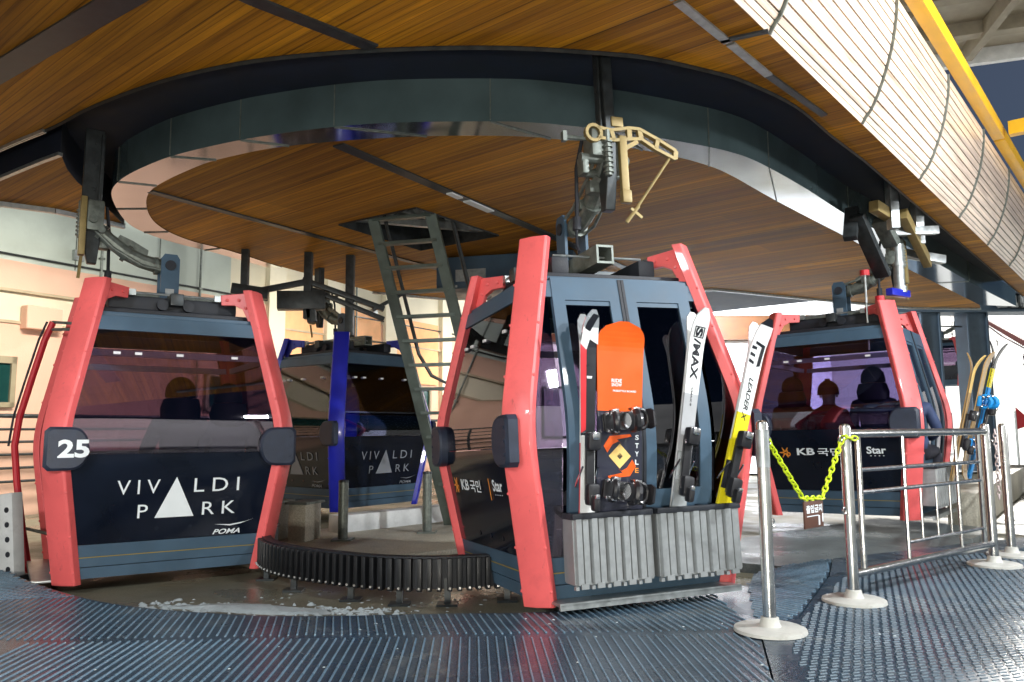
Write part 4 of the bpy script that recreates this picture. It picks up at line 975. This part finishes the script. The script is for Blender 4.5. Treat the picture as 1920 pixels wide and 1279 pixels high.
ring_at(bp,P1,1.0,dch); ring_at(bp,P1,.56,dch)
slv=MB(); slv.lathe([(.0362,1.06),(.0362,.86)],(0,0,0),20); slv.build('reflective_sleeve',galv,bp)
def gate(label,A,B,extra=True,dense=False):
    g=empty('barrier_gate',(*A,0)); tag(g,label,'barrier','steel queue barriers'); A_=Vector((0,0,0)); B_=Vector((B[0]-A[0],B[1]-A[1],0)); d=B_.normalized(); Ln=B_.length
    for P in (A,B): post_on(None,P,HP-.02,g); base_on(P,g)
    def at(t,z): 
        p=d*t; return (p.x,p.y,z)
    for z,nm_,r in ((1.03,'top_rail',.027),(.17,'bottom_rail',.027)):
        m=MB(); m.tube([at(.0,z),at(Ln,z)],r,14); m.build(nm_,steel,g)
    a0=.14; a1=Ln-.14
    for t in (a0,a1):
        m=MB(); m.tube([at(t,.17),at(t,1.03)],.018,10); m.build('upright',steel,g)
    t1=lerp(a0,a1,.33); t2=lerp(a0,a1,.78)
    for t in (t1,t2): m=MB(); m.tube([at(t,.17),at(t,1.03)],.013,8); m.build('upright',steel,g)
    for z in (.80,.66): m=MB(); m.tube([at(a0,z),at(a1,z)],.014,8); m.build('middle_rail',steel,g)
    m=MB(); m.tube([at(t1,.30),at(a1,.30)],.013,8); m.build('middle_rail',steel,g)
    for f_ in ((.45,.58,.70) if not dense else (.15,.25,.45,.56,.67,.88)):
        t=lerp(a0,a1,f_); m=MB(); m.tube([at(t,.30 if not dense else .17),at(t,.66)],.008,8); m.build('thin_bar',steel,g)
    return g
g1=gate('steel barrier panel with white round bases, nearest the free standing post',P2,P3)
ring_at(g1,P2,1.0,-dch); ring_at(g1,P2,.56,-dch)
g2=gate('second steel barrier panel running back from the right end of the first',(4.12,6.62),(5.45,8.75),dense=True)
# yellow chain hanging in a V, its sign at the bottom
def chain(label,pts,mt,link=.05,r=.0055,w=.014):
    mb=MB(); pts=[Vector(p) for p in pts]; d=[0]
    for a,b in zip(pts[:-1],pts[1:]): d.append(d[-1]+(b-a).length)
    n=int(d[-1]/(link*.72)); 
    def at(s_):
        for i in range(len(d)-1):
            if d[i]<=s_<=d[i+1]: return pts[i].lerp(pts[i+1],(s_-d[i])/(d[i+1]-d[i]))
        return pts[-1]
    for k in range(n):
        c=at(d[-1]*(k+.5)/n); t=(at(min(d[-1],d[-1]*(k+.9)/n))-at(d[-1]*(k+.1)/n)).normalized(); a=Vector((-t.y,t.x,.2)); a=(a-t*a.dot(t))
        if a.length<1e-3: a=Vector((1,0,0))
        a.normalize(); b=t.cross(a); x=(a if k%2 else b)
        P=[]
        for j in range(13):
            an=2*math.pi*j/12; P.append(c+t*(link/2*math.cos(an))+x*(w*math.sin(an)))
        mb.tube(P,r,6,caps=False)
    o=mb.build('barrier_chain',mt); tag(o,label,'chain'); return o
cA=Vector((*P1,1.0))+dch*.06; cB=Vector((*P2,1.0))-dch*.045; c1=cA.lerp(cB,.40); c1.z=.665; c2=cA.lerp(cB,.66); c2.z=.655
chain('bright yellow plastic chain hanging in a V between the post and the barrier',[cA,c1,c2,cB,Vector((*P2,1.01))+Vector((-.02,-.045,0)),Vector((*P2,1.0))+Vector((.06,-.03,0))],chainY)
sg=empty('chain_sign',tuple((c1+c2)/2)); tag(sg,'small brown sign with white lettering hanging from the yellow chain','sign')
w_=(c2-c1).length*.98
sx_=(c2-c1); sx_.z=0; sx_.normalize(); RS=Matrix((sx_,Vector((-sx_.y,sx_.x,0)),Vector((0,0,1)))).transposed().to_4x4()
m=MB(); m.box((0,0,-.09),(w_,.012,.155),RS,0,.004); m.build('board',brownS,sg)
nrm=-Vector((-sx_.y,sx_.x,0))
def sgn_text(body,x0,x1,z0,z1,mt):
    vs,fs=text_mesh(body,1.0,bold=.03); a0,a1,b0,b1=tsize(vs); mb=MB()
    mb.add([tuple(sx_*lerp(x0,x1,(v[0]-a0)/(a1-a0))+nrm*.0075+Vector((0,0,lerp(z0,z1,(v[1]-b0)/(b1-b0))))) for v in vs],fs); mb.build('lettering',mt,sg,fixn=False)
sgn_text('출입금지',-w_*.42,w_*.42,-.082,-.035,white)
for k,q in enumerate(((-.40,.22,-.101,-.096),(.20,.28,-.155,-.10),(.40,.46,-.14,-.09))): 
    mb=MB(); x0,x1=q[0]*w_,q[1]*w_; mb.add([tuple(sx_*x+nrm*.0075+Vector((0,0,z))) for x,z in ((x0,q[2]),(x1,q[2]),(x1,q[3]),(x0,q[3]))],[(0,1,2,3)]); mb.build('printed_line',white,sg)
wk=MB(); 
for s_ in (-.4,.4): p=sx_*(s_*w_); wk.tube([(p.x,p.y,-.015),(p.x,p.y,.004)],.004,6)
wk.build('hook',steel,sg)
chain('short pale chain hanging at the gap between the two steel barrier panels',[(3.98,6.50,1.04),(3.97,6.48,.9),(3.965,6.48,.62),(3.97,6.49,.48)],M('pale_chain',(.6,.5,.48),.4),.045,.005,.013)

# ================================================================== LADDER
ld=empty('ladder',(-.75,9.0,0)); tag(ld,'grey metal folding ladder leaning from the open ceiling hatch to the floor','ladder')
T0,T1=Vector((-1.60,8.60,3.62)),Vector((-.93,8.42,3.62)); B0=Vector((-.73,9.25,-.05)); B1=Vector((-.06,9.06,-.05))
lm=M('ladder_metal',(.13,.16,.14),.4,metal=.5,var=.2)
for a,b in ((T0,B0),(T1,B1)):
    m=MB(); m.bar(a,b,.05,.12,up=tuple((T1-T0).normalized())); wbuild(m,'stringer',lm,ld)
for k in range(13):
    f_=.05+k*.074; p=T0.lerp(B0,f_); q=T1.lerp(B1,f_); m=MB(); m.bar(p,q,.085,.035); wbuild(m,'rung',lm,ld)
hr_=MB(); off=Vector((.10,.35,0)); hr_.tube([T0+off,T0.lerp(B0,.45)+off,T0.lerp(B0,.52)+off*.9+Vector((.1,0,0)),T0.lerp(B0,.55)+off+Vector((.28,.03,0)),T0.lerp(B0,.55)+off+Vector((.28,.03,-.9))],.022,8); wbuild(hr_,'handrail',dsteel,ld)
hr_=MB(); off=Vector((.22,.30,0)); hr_.tube([T1+off,T1.lerp(B1,.6)+off],.025,8); wbuild(hr_,'handrail',dsteel,ld)

# ================================================================== GUIDE WALL, KERB, POSTS under the ring
gr=empty('guide_rail',(-1,5.6,0)); tag(gr,'low curved black ribbed guide rail on short legs between the red cabins','guide rail')
gpts=spline([(-2.2,7.4),(-2.1,6.8),(-1.92,6.3),(-1.62,5.93),(-1.19,5.63),(-.87,5.47),(-.58,5.42),(-.3,5.46),(.1,5.6),(.6,5.9)],6)
gb=MB(); k=len(gpts); top=.205; bot=.01
nrm_=[]
for i in range(k):
    a=Vector((*gpts[max(0,i-1)],0)); b=Vector((*gpts[min(k-1,i+1)],0)); t=(b-a).normalized(); nrm_.append(Vector((t.y,-t.x,0)))
vs=[]
for z in (bot,top):
    for o in (-.02,.02):
        for i in range(k): p=Vector((*gpts[i],z))+nrm_[i]*o; vs.append(p)
fs=[]
for i in range(k-1): fs+=[(k+i,k+i+1,3*k+i+1,3*k+i),(i,2*k+i,2*k+i+1,i+1),(2*k+i,3*k+i,3*k+i+1,2*k+i+1)]
gb.add(vs,fs,0,False); wbuild(gb,'backing_strip',rubber,gr)
gf=MB(); d=0; last=Vector((*gpts[0],0)); acc=0
gbolt=MB(); nextd=0
for i in range(k-1):
    a=Vector((*gpts[i],0)); b=Vector((*gpts[i+1],0)); Ls=(b-a).length; s_=nextd
    while s_<Ls:
        p=a.lerp(b,s_/Ls)+nrm_[i]*.045; gf.bar((p.x,p.y,bot-.01),(p.x,p.y,top+.01),.034,.05,up=tuple(nrm_[i]),bev=.006)
        q=a.lerp(b,s_/Ls)+nrm_[i]*.074; gbolt.box((q.x,q.y,bot+.012),(.014,.014,.014)); s_+=.064
    nextd=s_-Ls
wbuild(gf,'rib',M('guide_black',(.005,.006,.008),.5),gr).__setitem__('kind','stuff'); wbuild(gbolt,'bolt_row',steel,gr).__setitem__('kind','stuff')
for i in range(4,k,7):
    m=MB(); p=Vector((*gpts[i],0)); m.bar((p.x,p.y,-.10),(p.x,p.y,.08),.05,.04); m.box((p.x,p.y,-.092),(.14,.12,.014)); wbuild(m,'leg',dsteel,gr)
gt=MB()
for i in range(k-1): p=Vector((*gpts[i],0)); q=Vector((*gpts[i+1],0)); gt.bar((p.x,p.y,top+.012),(q.x,q.y,top+.012),.075,.012)
wbuild(gt,'top_strip',rubber,gr)
kb_=empty('kerb_block',(-1.6,9.2,0)); tag(kb_,'long white painted kerb block below the blue framed cabin','kerb')
m=MB(); m.bar((-1.95,8.65,.04),(-.85,9.75,.04),.22,.24,bev=.02); wbuild(m,'block',M('kerb_white',(.72,.74,.74),.6,dirt=.3,dirtc=(.3,.3,.28)),kb_); m=MB(); m.bar((-2.02,8.58,-.075),(-.78,9.82,-.075),.34,.03); wbuild(m,'footing',dryc,kb_)
pl=MB(); pl.box((-1.2,8.3,-.05),(3.2,2.2,.05),Matrix.Rotation(.6,4,'Z'),bev=.01); tag(pl.build('inner_floor',dryc),kind='structure')
for (x,y,h,lab) in ((-1.72,8.05,.55,'short grey bollard in front of the white kerb block'),(-.93,8.6,.60,'short grey bollard beside the foot of the ladder')):
    b0=empty('bollard',(x,y,0)); tag(b0,lab,'bollard','bollards inside the ring'); m=MB(); m.tube([(0,0,-.05),(0,0,h)],.05,14); m.build('post',greyg,b0); m=MB(); m.lathe([(.055,h),(.05,h+.02),(0,h+.03)],(0,0,0),14); m.build('cap',dsteel,b0); m=MB(); m.box((0,0,-.02),(.2,.2,.02)); m.build('base_plate',greyg,b0)
for i,(x,y,w1,lab) in enumerate(((-2.85,8.3,.22,'dark concrete pedestal at the back of the ring'),(-2.5,8.2,.30,'pale concrete pedestal next to the dark one'),(-2.12,8.1,.2,'narrow pale concrete pedestal nearest the blue strut'))):
    b0=empty('pedestal',(x,y,0)); tag(b0,lab,'pedestal','pedestals at the back of the ring'); m=MB(); m.box((0,0,.14),(w1,.3,.4),Matrix.Rotation(-.3,4,'Z'),bev=.015); m.build('block',[wetc,dryc,dryc][i],b0); m=MB(); m.box((0,0,.35),(w1+.05,.35,.025),Matrix.Rotation(-.3,4,'Z')); m.build('cap',greyg,b0)

# ================================================================== BRACKETS hanging from the slot
def bracket(label,pieces,rails,base):
    t=empty('overhead_bracket',base); tag(t,label,'bracket','brackets hung from the canopy')
    for (a,b,w,h,mt) in pieces: m=MB(); m.bar(a,b,w,h,bev=.006); wbuild(m,'hanger_bar',mt,t)
    for (a,b,w,h,mt) in rails: m=MB(); m.bar(a,b,w,h,bev=.01); wbuild(m,'guide_arm',mt,t)
    return t
C4=Vector((4.35,8.70,0)); n4=V; u4=U
def L4(u_,v_,z): p=C4+U*u_+V*v_; return (p.x,p.y,z)
tb=bracket('grey steel bracket with beige guide arms above the cabin behind the barrier',[(L4(-.62,.15,3.95),L4(-.62,.15,3.16),.12,.09,galv),(L4(.15,.22,3.95),L4(.15,.22,3.12),.12,.09,galv)],
 [(L4(-.95,.05,3.36),L4(-.30,.14,3.30),.10,.12,cast),(L4(-.55,.0,3.30),L4(-.30,.05,3.06),.16,.10,greyg),(L4(-.50,.22,3.34),L4(.62,.20,2.98),.09,.12,cast),(L4(.3,.0,3.08),L4(.75,.34,3.02),.10,.10,galv),(L4(-.35,.02,3.2),L4(.1,.42,3.24),.09,.09,galv),(L4(-.9,-.14,3.3),L4(-.35,-.05,2.72),.16,.08,dsteel),(L4(-.75,-.22,3.42),L4(-.95,-.2,3.05),.14,.08,dsteel)],L4(0,0,3.95))
pis=MB(); pis.tube([L4(-.1,.05,2.55),L4(-.1,.05,3.1)],.06,14); pis.tube([L4(-.1,.05,2.55),L4(-.1,.05,2.62)],.075,14); pis.tube([L4(-.1,.05,2.85),L4(-.1,.05,2.9)],.07,14); wbuild(pis,'piston',galv,tb)
for a,b,mt in (((-.5,-.2,2.72),(-.5,-.2,2.78),redp),((-.35,-.1,2.35),(-.35,-.1,2.5),redp)): m=MB(); m.tube([L4(*a),L4(*b)],.05,12); wbuild(m,'sensor_cap',mt,tb)
m=MB(); m.bar(L4(-.35,.0,2.54),L4(.0,.1,2.54),.08,.08,bev=.01); wbuild(m,'valve_block',bluep,tb)
m=MB(); m.tube([L4(-.5,-.2,2.72),L4(-.5,-.2,1.9)],.012,8); wbuild(m,'rod',galv,tb)
tb2=bracket('dark steel bracket with spread arms above the blue framed cabin',[((-3.5,10.1,3.5),(-3.5,10.1,2.90),.09,.09,dsteel),((-2.72,10.3,3.5),(-2.72,10.3,2.55),.10,.10,dsteel),((-2.20,10.5,3.5),(-2.20,10.5,2.35),.11,.11,dsteel)],
 [((-3.65,10.05,2.92),(-3.2,10.15,2.86),.16,.14,dsteel),((-3.5,10.1,2.86),(-2.75,10.3,3.05),.08,.08,dsteel),((-2.8,10.3,3.08),(-1.75,10.6,2.72),.12,.07,dsteel),((-2.7,10.35,2.96),(-1.75,10.6,2.58),.10,.06,dsteel),((-1.90,10.55,2.70),(-1.45,10.7,2.98),.10,.05,dsteel),((-3.1,10.2,2.78),(-2.5,10.35,2.80),.22,.24,dsteel),((-2.65,10.3,2.5),(-2.72,10.3,2.9),.10,.12,dsteel)],(-2.7,10.3,3.5))

# ================================================================== FAR SIDE
# dark portal of two columns and a cross beam
po=empty('steel_portal',(11.2,20,0)); tag(po,'dark blue grey steel portal of two columns at the far end of the station','portal')
colM=M('column_paint',(.065,.10,.14),.45,var=.12,dirt=.15)
for x,y,w_c in ((10.65,20.0,.46),(11.9,20.1,.50)):
    m=MB(); m.box((x,y,1.95),(w_c,.5,4.1),bev=.02); m.box((x,y,.02),(w_c+.25,.75,.12)); 
    for sx in (-1,1): m.box((x+sx*w_c*.5,y-.02,1.95),(.04,.58,4.08))
    wbuild(m,'column',colM,po)
m=MB(); m.box((12.0,20.2,4.22),(4.6,.5,.42),bev=.02); m.box((12.0,20.0,3.98),(4.8,.7,.05)); m.box((12.0,20.0,4.45),(4.8,.7,.05)); wbuild(m,'cross_beam',colM,po)
m=MB()
for k in range(5): m.tube([(12.5+k*.28,19.75,4.1),(12.5+k*.28,19.75,4.38)],.11,12); m.box((12.5+k*.28,19.7,4.12),(.16,.15,.12))
wbuild(m,'roller_train',alu,po)
m=MB(); m.tube([(8.7,20.0,3.72),(11.6,20.0,3.62)],.02,6); wbuild(m,'cable',dsteel,po)
# white clad hall with a timber fascia
bl=empty('service_hall',(7.5,24,0)); tag(bl,'white ribbed metal hall with a brown timber fascia behind the forward cabin','building')
whm=M('white_sheet',(.82,.84,.86),.5,var=.04,vscale=1)
m=MB(); m.box((5.3,24.2,5.3),(9.4,3.6,2.0)); 
x=.6
while x<10.0: m.box((x,22.385,5.3),(.05,.03,1.98)); x+=.24
wbuild(m,'upper_cladding',whm,bl)
m=MB(); m.box((5.3,24.2,3.95),(9.2,3.5,.68)); wbuild(m,'timber_fascia',M('fascia_timber',(.13,.05,.014),.5,var=.25,vscale=3),bl)
m=MB(); m.box((5.0,24.4,1.75),(8.6,3.3,3.70)); wbuild(m,'wall',whm,bl)
for x in (1.5,3.6,5.7,7.8):
    m=MB(); m.box((x,22.74,1.55),(1.3,.06,1.5)); f=wbuild(m,'window',dsteel,bl); m=MB(); m.box((x,22.70,1.55),(1.16,.03,1.36)); m.build('pane',M('pale_pane',(.4,.42,.5),.2),f)  # panes in a plain pale colour
floodlight((5.5,18.6,4.7),(5.6,22.8,2.6),900,(2.0,.25),'added unseen strip floodlight facing the white ribbed hall',(.97,.98,1))  # unseen lamp added to light the hall front
# concrete parapet beside the rear cabin
pw=MB(); pw.bar((5.02,8.9,.12),(9.2,14.4,.16),.30,.42,bev=.02); pwo=pw.build('parapet_wall',dryc); tag(pwo,'low concrete parapet running back beside the rear cabin','wall')
# red safety fence on the slope
def ground_hit(px,py):
    # point of the slope under a given bearing, found by walking outward
    u_=(px-960)/1465.7; w=-(py-639.5)/1465.7; d=Vector((u_,math.cos(PITCH)-w*math.sin(PITCH),math.sin(PITCH)+w*math.cos(PITCH))); t=20
    while t<900:
        p=Vector((0,0,1.072))+d*t
        if p.z<=hz_(p.x,p.y): return p
        t+=.5
    return p
fpts=[ground_hit(1780,598),ground_hit(1845,612),ground_hit(1880,634),ground_hit(1925,662),ground_hit(2040,720)]
fe=empty('safety_fence',tuple(fpts[1])); tag(fe,'long red net fence running up the floodlit snow slope','fence')
netm=M('red_net',(.88,.30,.26),.7,var=.15,vscale=.6)
n=0
for a,b in zip(fpts[:-1],fpts[1:]):
    Ls=(b-a).length; k=max(2,int(Ls/4))
    nb=MB()
    for i in range(k):
        p=a.lerp(b,i/k); q=a.lerp(b,(i+1)/k); p.z=hz_(p.x,p.y); q.z=hz_(q.x,q.y); h=1.7
        nb.bar((p.x,p.y,p.z+h/2+.15),(q.x,q.y,q.z+h/2+.15),.06,h*.8)
        if i%1==0: pm=MB(); pm.tube([(p.x,p.y,p.z-.1),(p.x,p.y,p.z+h+.5)],.055,6); wbuild(pm,'fence_post',redp,fe)
    wbuild(nb,'net',netm,fe)
fl_=empty('red_flag',(9.6,15.0,0)); tag(fl_,'small red flag on a thin pole above the second barrier panel','flag'); m=MB(); m.tube([(0,0,-.1),(0,0,1.35)],.02,6); m.build('pole',galv,fl_); m=MB(); m.prism([(0,1.0),(.16,1.05),(.20,1.25),(.02,1.42)],(1,0,0),(0,0,1),(0,1,0),(0,0,0),.02); m.build('cloth',redp,fl_)

# ================================================================== PEOPLE
skinM=M('skin',(.55,.33,.24),.5,var=.06)
def skin_body(verts,edges,root_i=0,sub=1):
    me=bpy.data.meshes.new('b'); me.from_pydata([v[:3] for v in verts],edges,[]); o=bpy.data.objects.new('b',me); col.objects.link(o)
    o.modifiers.new('s','SKIN'); o.modifiers.new('u','SUBSURF').levels=sub; o.modifiers['u'].render_levels=sub
    for i,d_ in enumerate(me.skin_vertices[0].data): r=verts[i][3]; d_.radius=(r,verts[i][4] if len(verts[i])>4 else r); d_.use_root=(i==root_i)
    dg=bpy.context.evaluated_depsgraph_get(); dg.update(); m2=bpy.data.meshes.new_from_object(o.evaluated_get(dg)); bpy.data.objects.remove(o,do_unlink=True); return m2
def person(label,mat,pose,jacket,trousers,hatc,hood=False,group='passengers seated in the cabins'):
    t=empty('person',mat=mat); tag(t,label,'person',group)
    v=[];e=[]
    def add(p,r,parent=None,r2=None):
        v.append((*p,r,r2 or r)); i=len(v)-1
        if parent is not None: e.append((parent,i))
        return i
    sit = pose=='sit'
    hz=.50 if sit else .92                                   # pelvis height; faces +Y
    pel=add((0,0,hz+.02),.14,None,.12); ab=add((0,-.01,hz+.16),.15,pel,.12); ch=add((0,-.02,hz+.34),.17,ab,.125); sh=add((0,-.02,hz+.47),.13,ch,.10)
    nk=add((0,0,hz+.55),.058,sh); hd=add((0,.02,hz+.63),.085,nk,.095); add((0,.025,hz+.72),.092,hd,.10); add((0,.02,hz+.785),.06,len(v)-1,.07)
    for s_ in (-1,1):
        a=add((s_*.17,-.02,hz+.45),.075,sh)
        if sit: el=add((s_*.25,.06,hz+.22),.058,a); wr=add((s_*.15,.26,hz+.14),.042,el); ha=add((s_*.11,.34,hz+.13),.036,wr,.022); fdir=(-.25*s_,.9,-.25)
        else: el=add((s_*.27,.05,hz+.18),.056,a); wr=add((s_*.30,.22,hz+.06),.04,el); ha=add((s_*.30,.29,hz+.05),.036,wr,.022); fdir=(0,.8,-.5)
        fd=Vector(fdir).normalized()
        for k,(dx,l) in enumerate(((-.026,.07),(-.009,.082),(.009,.078),(.025,.06))):
            p=Vector(v[ha][:3])+Vector((dx,0,0))+fd*.03; f1=add(tuple(p),.010,ha); f2=add(tuple(p+fd*l*.5+Vector((0,0,-.006))),.009,f1); add(tuple(p+fd*l*.8+Vector((0,0,-.03))),.008,f2)
        p=Vector(v[ha][:3])+Vector((-s_*.035,.0,.0)); th=add(tuple(p),.011,ha); add(tuple(p+Vector((-s_*.02,.035,-.005))),.009,th)
        hp_=add((s_*.10,.02,hz-.02),.10,pel)
        if sit: kn=add((s_*.13,.42,hz+.0),.072,hp_); an=add((s_*.13,.44,.11),.05,kn); add((s_*.135,.56,.05),.045,an)
        else: kn=add((s_*.13,.05,.50),.075,hp_); an=add((s_*.14,.0,.10),.055,kn); add((s_*.145,.13,.05),.05,an)
    me=skin_body(v,e,0,1)
    for q in (jacket,trousers,skinM,bindK): me.materials.append(q)
    for p in me.polygons:
        c=p.center; p.use_smooth=True; i=0
        if c.z>hz+.56: i=2
        elif c.z<hz+.06 and abs(c.x)<.24 and not (c.y>.2 and c.z>hz+.09): i=1
        if c.z<.12: i=3
        if (sit and c.y>.30 and c.z>hz+.085 and c.z<hz+.25): i=3
        p.material_index=i
    b=bpy.data.objects.new('body',me); col.objects.link(b); b.parent=t
    # face: nose, eyes, mouth, ears (body), then hat or hair
    fc=MB(); z0=hz+.67
    fc.prism([(-.018,-.02),(.018,-.02),(.008,.03),(-.008,.03)],(1,0,0),(0,0,1),(0,1,0),(0,.125,z0),.03)
    for s_ in (-1,1): fc.lathe([(0,.012),(.010,.006),(.012,0),(0,-.012)],(s_*.034,.112,z0+.03),8); fc.box((s_*.095,.02,z0+.01),(.02,.035,.06),bev=.008)
    fc.box((0,.112,z0-.045),(.045,.012,.010),bev=.003); fc.build('face',skinM,t)
    ht=MB()
    prof=[]
    for k in range(9):
        a=math.pi/2*k/8; prof.append((.118*math.cos(a) if k<8 else 0,.125*math.sin(a)))
    ht.lathe([(.112,-.05),(.120,-.045),(.120,-.005)]+prof,(0,.015,z0+.06),20); 
    if hood: ht.lathe([(.10,-.20),(.15,-.17),(.16,-.08),(.135,.0)],(0,-.02,z0-.0),18)
    else: ht.tube([(0,.015,z0+.17),(0,.015,z0+.20)],.03,10)
    ht.build('hat',hatc,t)
    return t
jk=lambda n,c: M(n,c,.7,var=.2,vscale=10)
def seat(MT,x,side,label,jm,hm,hood=False,sc=1.0):
    # sitting with the back to the +-Y window, feet on the cabin floor
    yaw = math.pi if side>0 else 0
    mt=MT@Matrix.Translation((x,side*.44,.25))@Matrix.Rotation(yaw,4,'Z')@Matrix.Scale(sc,4)
    return person(label,mt,'sit',jm,dark_t,hm,hood)
dark_t=jk('trousers_dark',(.02,.02,.03))
seat(ML,-.07,1,'person in a dark hat, left of the two passengers in the cabin numbered 25',jk('jacket_black',(.02,.022,.03)),jk('hat_black',(.01,.01,.014)),True)
seat(ML,-.45,1,'person in a grey green beanie, right of the two passengers in the cabin numbered 25',jk('jacket_navy',(.035,.05,.085)),jk('hat_grey',(.03,.035,.035)),True,.97)
seat(MR,-.50,-1,'person in a dark red jacket, leftmost passenger in the cabin behind the barrier',jk('jacket_maroon',(.22,.03,.04)),jk('hood_maroon',(.10,.015,.03)),True)
seat(MR,-.10,-1,'person in a bright red jacket, second passenger from the left behind the barrier',jk('jacket_red',(.36,.015,.03)),jk('hood_red',(.16,.01,.03)),False,.95)
seat(MR,.38,-1,'person in a dark hood and blue grey jacket in the window behind the barrier',jk('jacket_slate',(.05,.06,.10)),jk('hood_navy',(.012,.014,.03)),True,1.04)
seat(MR,.72,-1,'person in a blue jacket nearest the red strut behind the barrier',jk('jacket_blue',(.03,.05,.12)),jk('hat_navy',(.012,.015,.03)),False,.98)
# skiers on the slope
for (px,py,lab,c) in ((1870,656,'tiny skier in black on the snow below the red fence',(.02,.02,.025)),(1921,690,'tiny dark skier at the right edge of the snow slope',(.03,.03,.05)),(1766,655,'tiny skier in grey high above the distant cabin',(.1,.1,.12)),(1806,641,'tiny skier in dark blue between the dark columns',(.03,.04,.08))):
    p=ground_hit(px,py); p.z=hz_(p.x,p.y); s_=1.0
    person(lab,Matrix.Translation(p)@Matrix.Rotation(random.uniform(2,4),4,'Z'),'stand',jk('jacket_skier',c),dark_t,jk('hat_skier',(.02,.02,.02)),False,'skiers on the slope')

ps=empty('perforated_stand',(-4.02,6.35,-.1)); tag(ps,'white perforated metal stand at the left edge beside the cabin numbered 25','stand')
m=MB(); Rp=Matrix.Rotation(R(-18),4,'Z')@Matrix.Rotation(R(-7),4,'Y'); m.box((0,0,.36),(.22,.10,.66),Rp,bev=.012)
m.build('plate',M('stand_white',(.68,.69,.68),.5,dirt=.35,dirtc=(.3,.3,.3)),ps)
m=MB()
for k in range(5):
    for dx in (.055,):
        p=Vector((0,0,.36))+Rp.to_3x3()@Vector((dx,-.052,-.26+k*.115)); q=p+Rp.to_3x3()@Vector((0,-.004,0)); m.tube([p,q],.022,14)
m.build('hole',rubber,ps)
m=MB(); m.box((0,.02,.02),(.42,.30,.04),Rp); m.build('foot',dsteel,ps)
rbk=empty('door_bracket',(-3.72,6.5,-.1)); tag(rbk,'red steel door bracket standing between the white stand and the red strut','bracket')
m=MB(); m.bar((0,0,0),(-.03,0,.62),.045,bev=.008); m.build('post',redp,rbk)
for z in (.22,.42):
    m=MB(); m.bar((-.02,0,z),(.26,-.03,z-.03),.05,.08,bev=.006); m.build('arm',redp,rbk)
m=MB(); m.tube([(-.03,-.02,.6),(-.03,-.02,.74)],.02,8); m.tube([(-.03,-.02,.70),(.07,-.02,.70)],.015,8); m.build('latch',redp,rbk)

# thin red tube frame of the open door, hinged at the left side of the cabin numbered 25
def unproj(px,py,dist):
    u_=(px-960)/1465.7; w=-(py-639.5)/1465.7; d=Vector((u_,math.cos(PITCH)-w*math.sin(PITCH),math.sin(PITCH)+w*math.cos(PITCH))); return Vector((0,0,1.072))+d*(dist/d.y)
MLi=ML.inverted()
pth=[MLi@unproj(px,py,6.75) for px,py in ((100,598),(84,632),(60,702),(36,775),(26,830),(30,900),(40,990),(52,1072))]
m=MB(); m.tube(pth,.028,10); do=m.build('door_frame',redp,cabL)
m=MB(); m.tube([p+Vector((.045,.0,0)) for p in pth[:5]],.010,6); m.build('door_cable',rubber,do)
for a,b in (((100,598),(150,602)),((98,612),(152,612)),((48,985),(110,1000))): m=MB(); m.tube([MLi@unproj(*a,6.75),MLi@unproj(*b,6.6)],.014,6); m.build('door_arm',greyg,do)
# unseen snow banks added behind the camera for window reflections and soft fill
bk_=MB(); na,nr=40,14
for j in range(nr):
    for i in range(na):
        a=R(-200+i*(215/(na-1))); d=17+j*4.0; z=-.06+.62*max(0,d-18)*(1-.3*math.sin(i*.9)*.4)+.4*math.sin(i*1.7+j)*(j>1); bk_.v.append((d*math.cos(a)*1.15+1,d*math.sin(a)-2,min(z,26)))
for j in range(nr-1):
    for i in range(na-1): bk_.f.append([j*na+i,j*na+i+1,(j+1)*na+i+1,(j+1)*na+i]); bk_.m.append(0); bk_.sm.append(True)
tag(bk_.build('fill_snow_bank',snowM),kind='structure')
# services on the station wall
for s_,z0,z1 in ((-3.0,0,6),(1.35,3.5,6.2),(3.2,0,6.3),(7.35,0,6.3)):
    m=MB(); p=W0+wd*s_+wn_*.05; m.tube([(p.x,p.y,z0),(p.x,p.y,z1)],.022,8)
    z=z0+.3
    while z<z1: m.box((p.x,p.y,z),(.07,.07,.03),RW); z+=1.1
    wbuild(m,'conduit',greyg,bw)
m=MB(); p=W0+wd*-8+wn_*.05; q=W0+wd*14+wn_*.05; m.tube([(p.x,p.y,3.62),(q.x,q.y,3.60)],.018,6); wbuild(m,'cable',dsteel,bw)
for s_ in (.9,5.9,7.9):
    m=MB(); wbox(m,s_,s_+.16,3.7,3.86,.0,.07); wbuild(m,'junction_box',galv,bw)
for s_ in (-2.2,-.6,.95,2.4):
    m=MB(); wbox(m,s_,s_+.015,3.55,6.4,-.002,.006); wbuild(m,'wall_joint',greyg,bw)
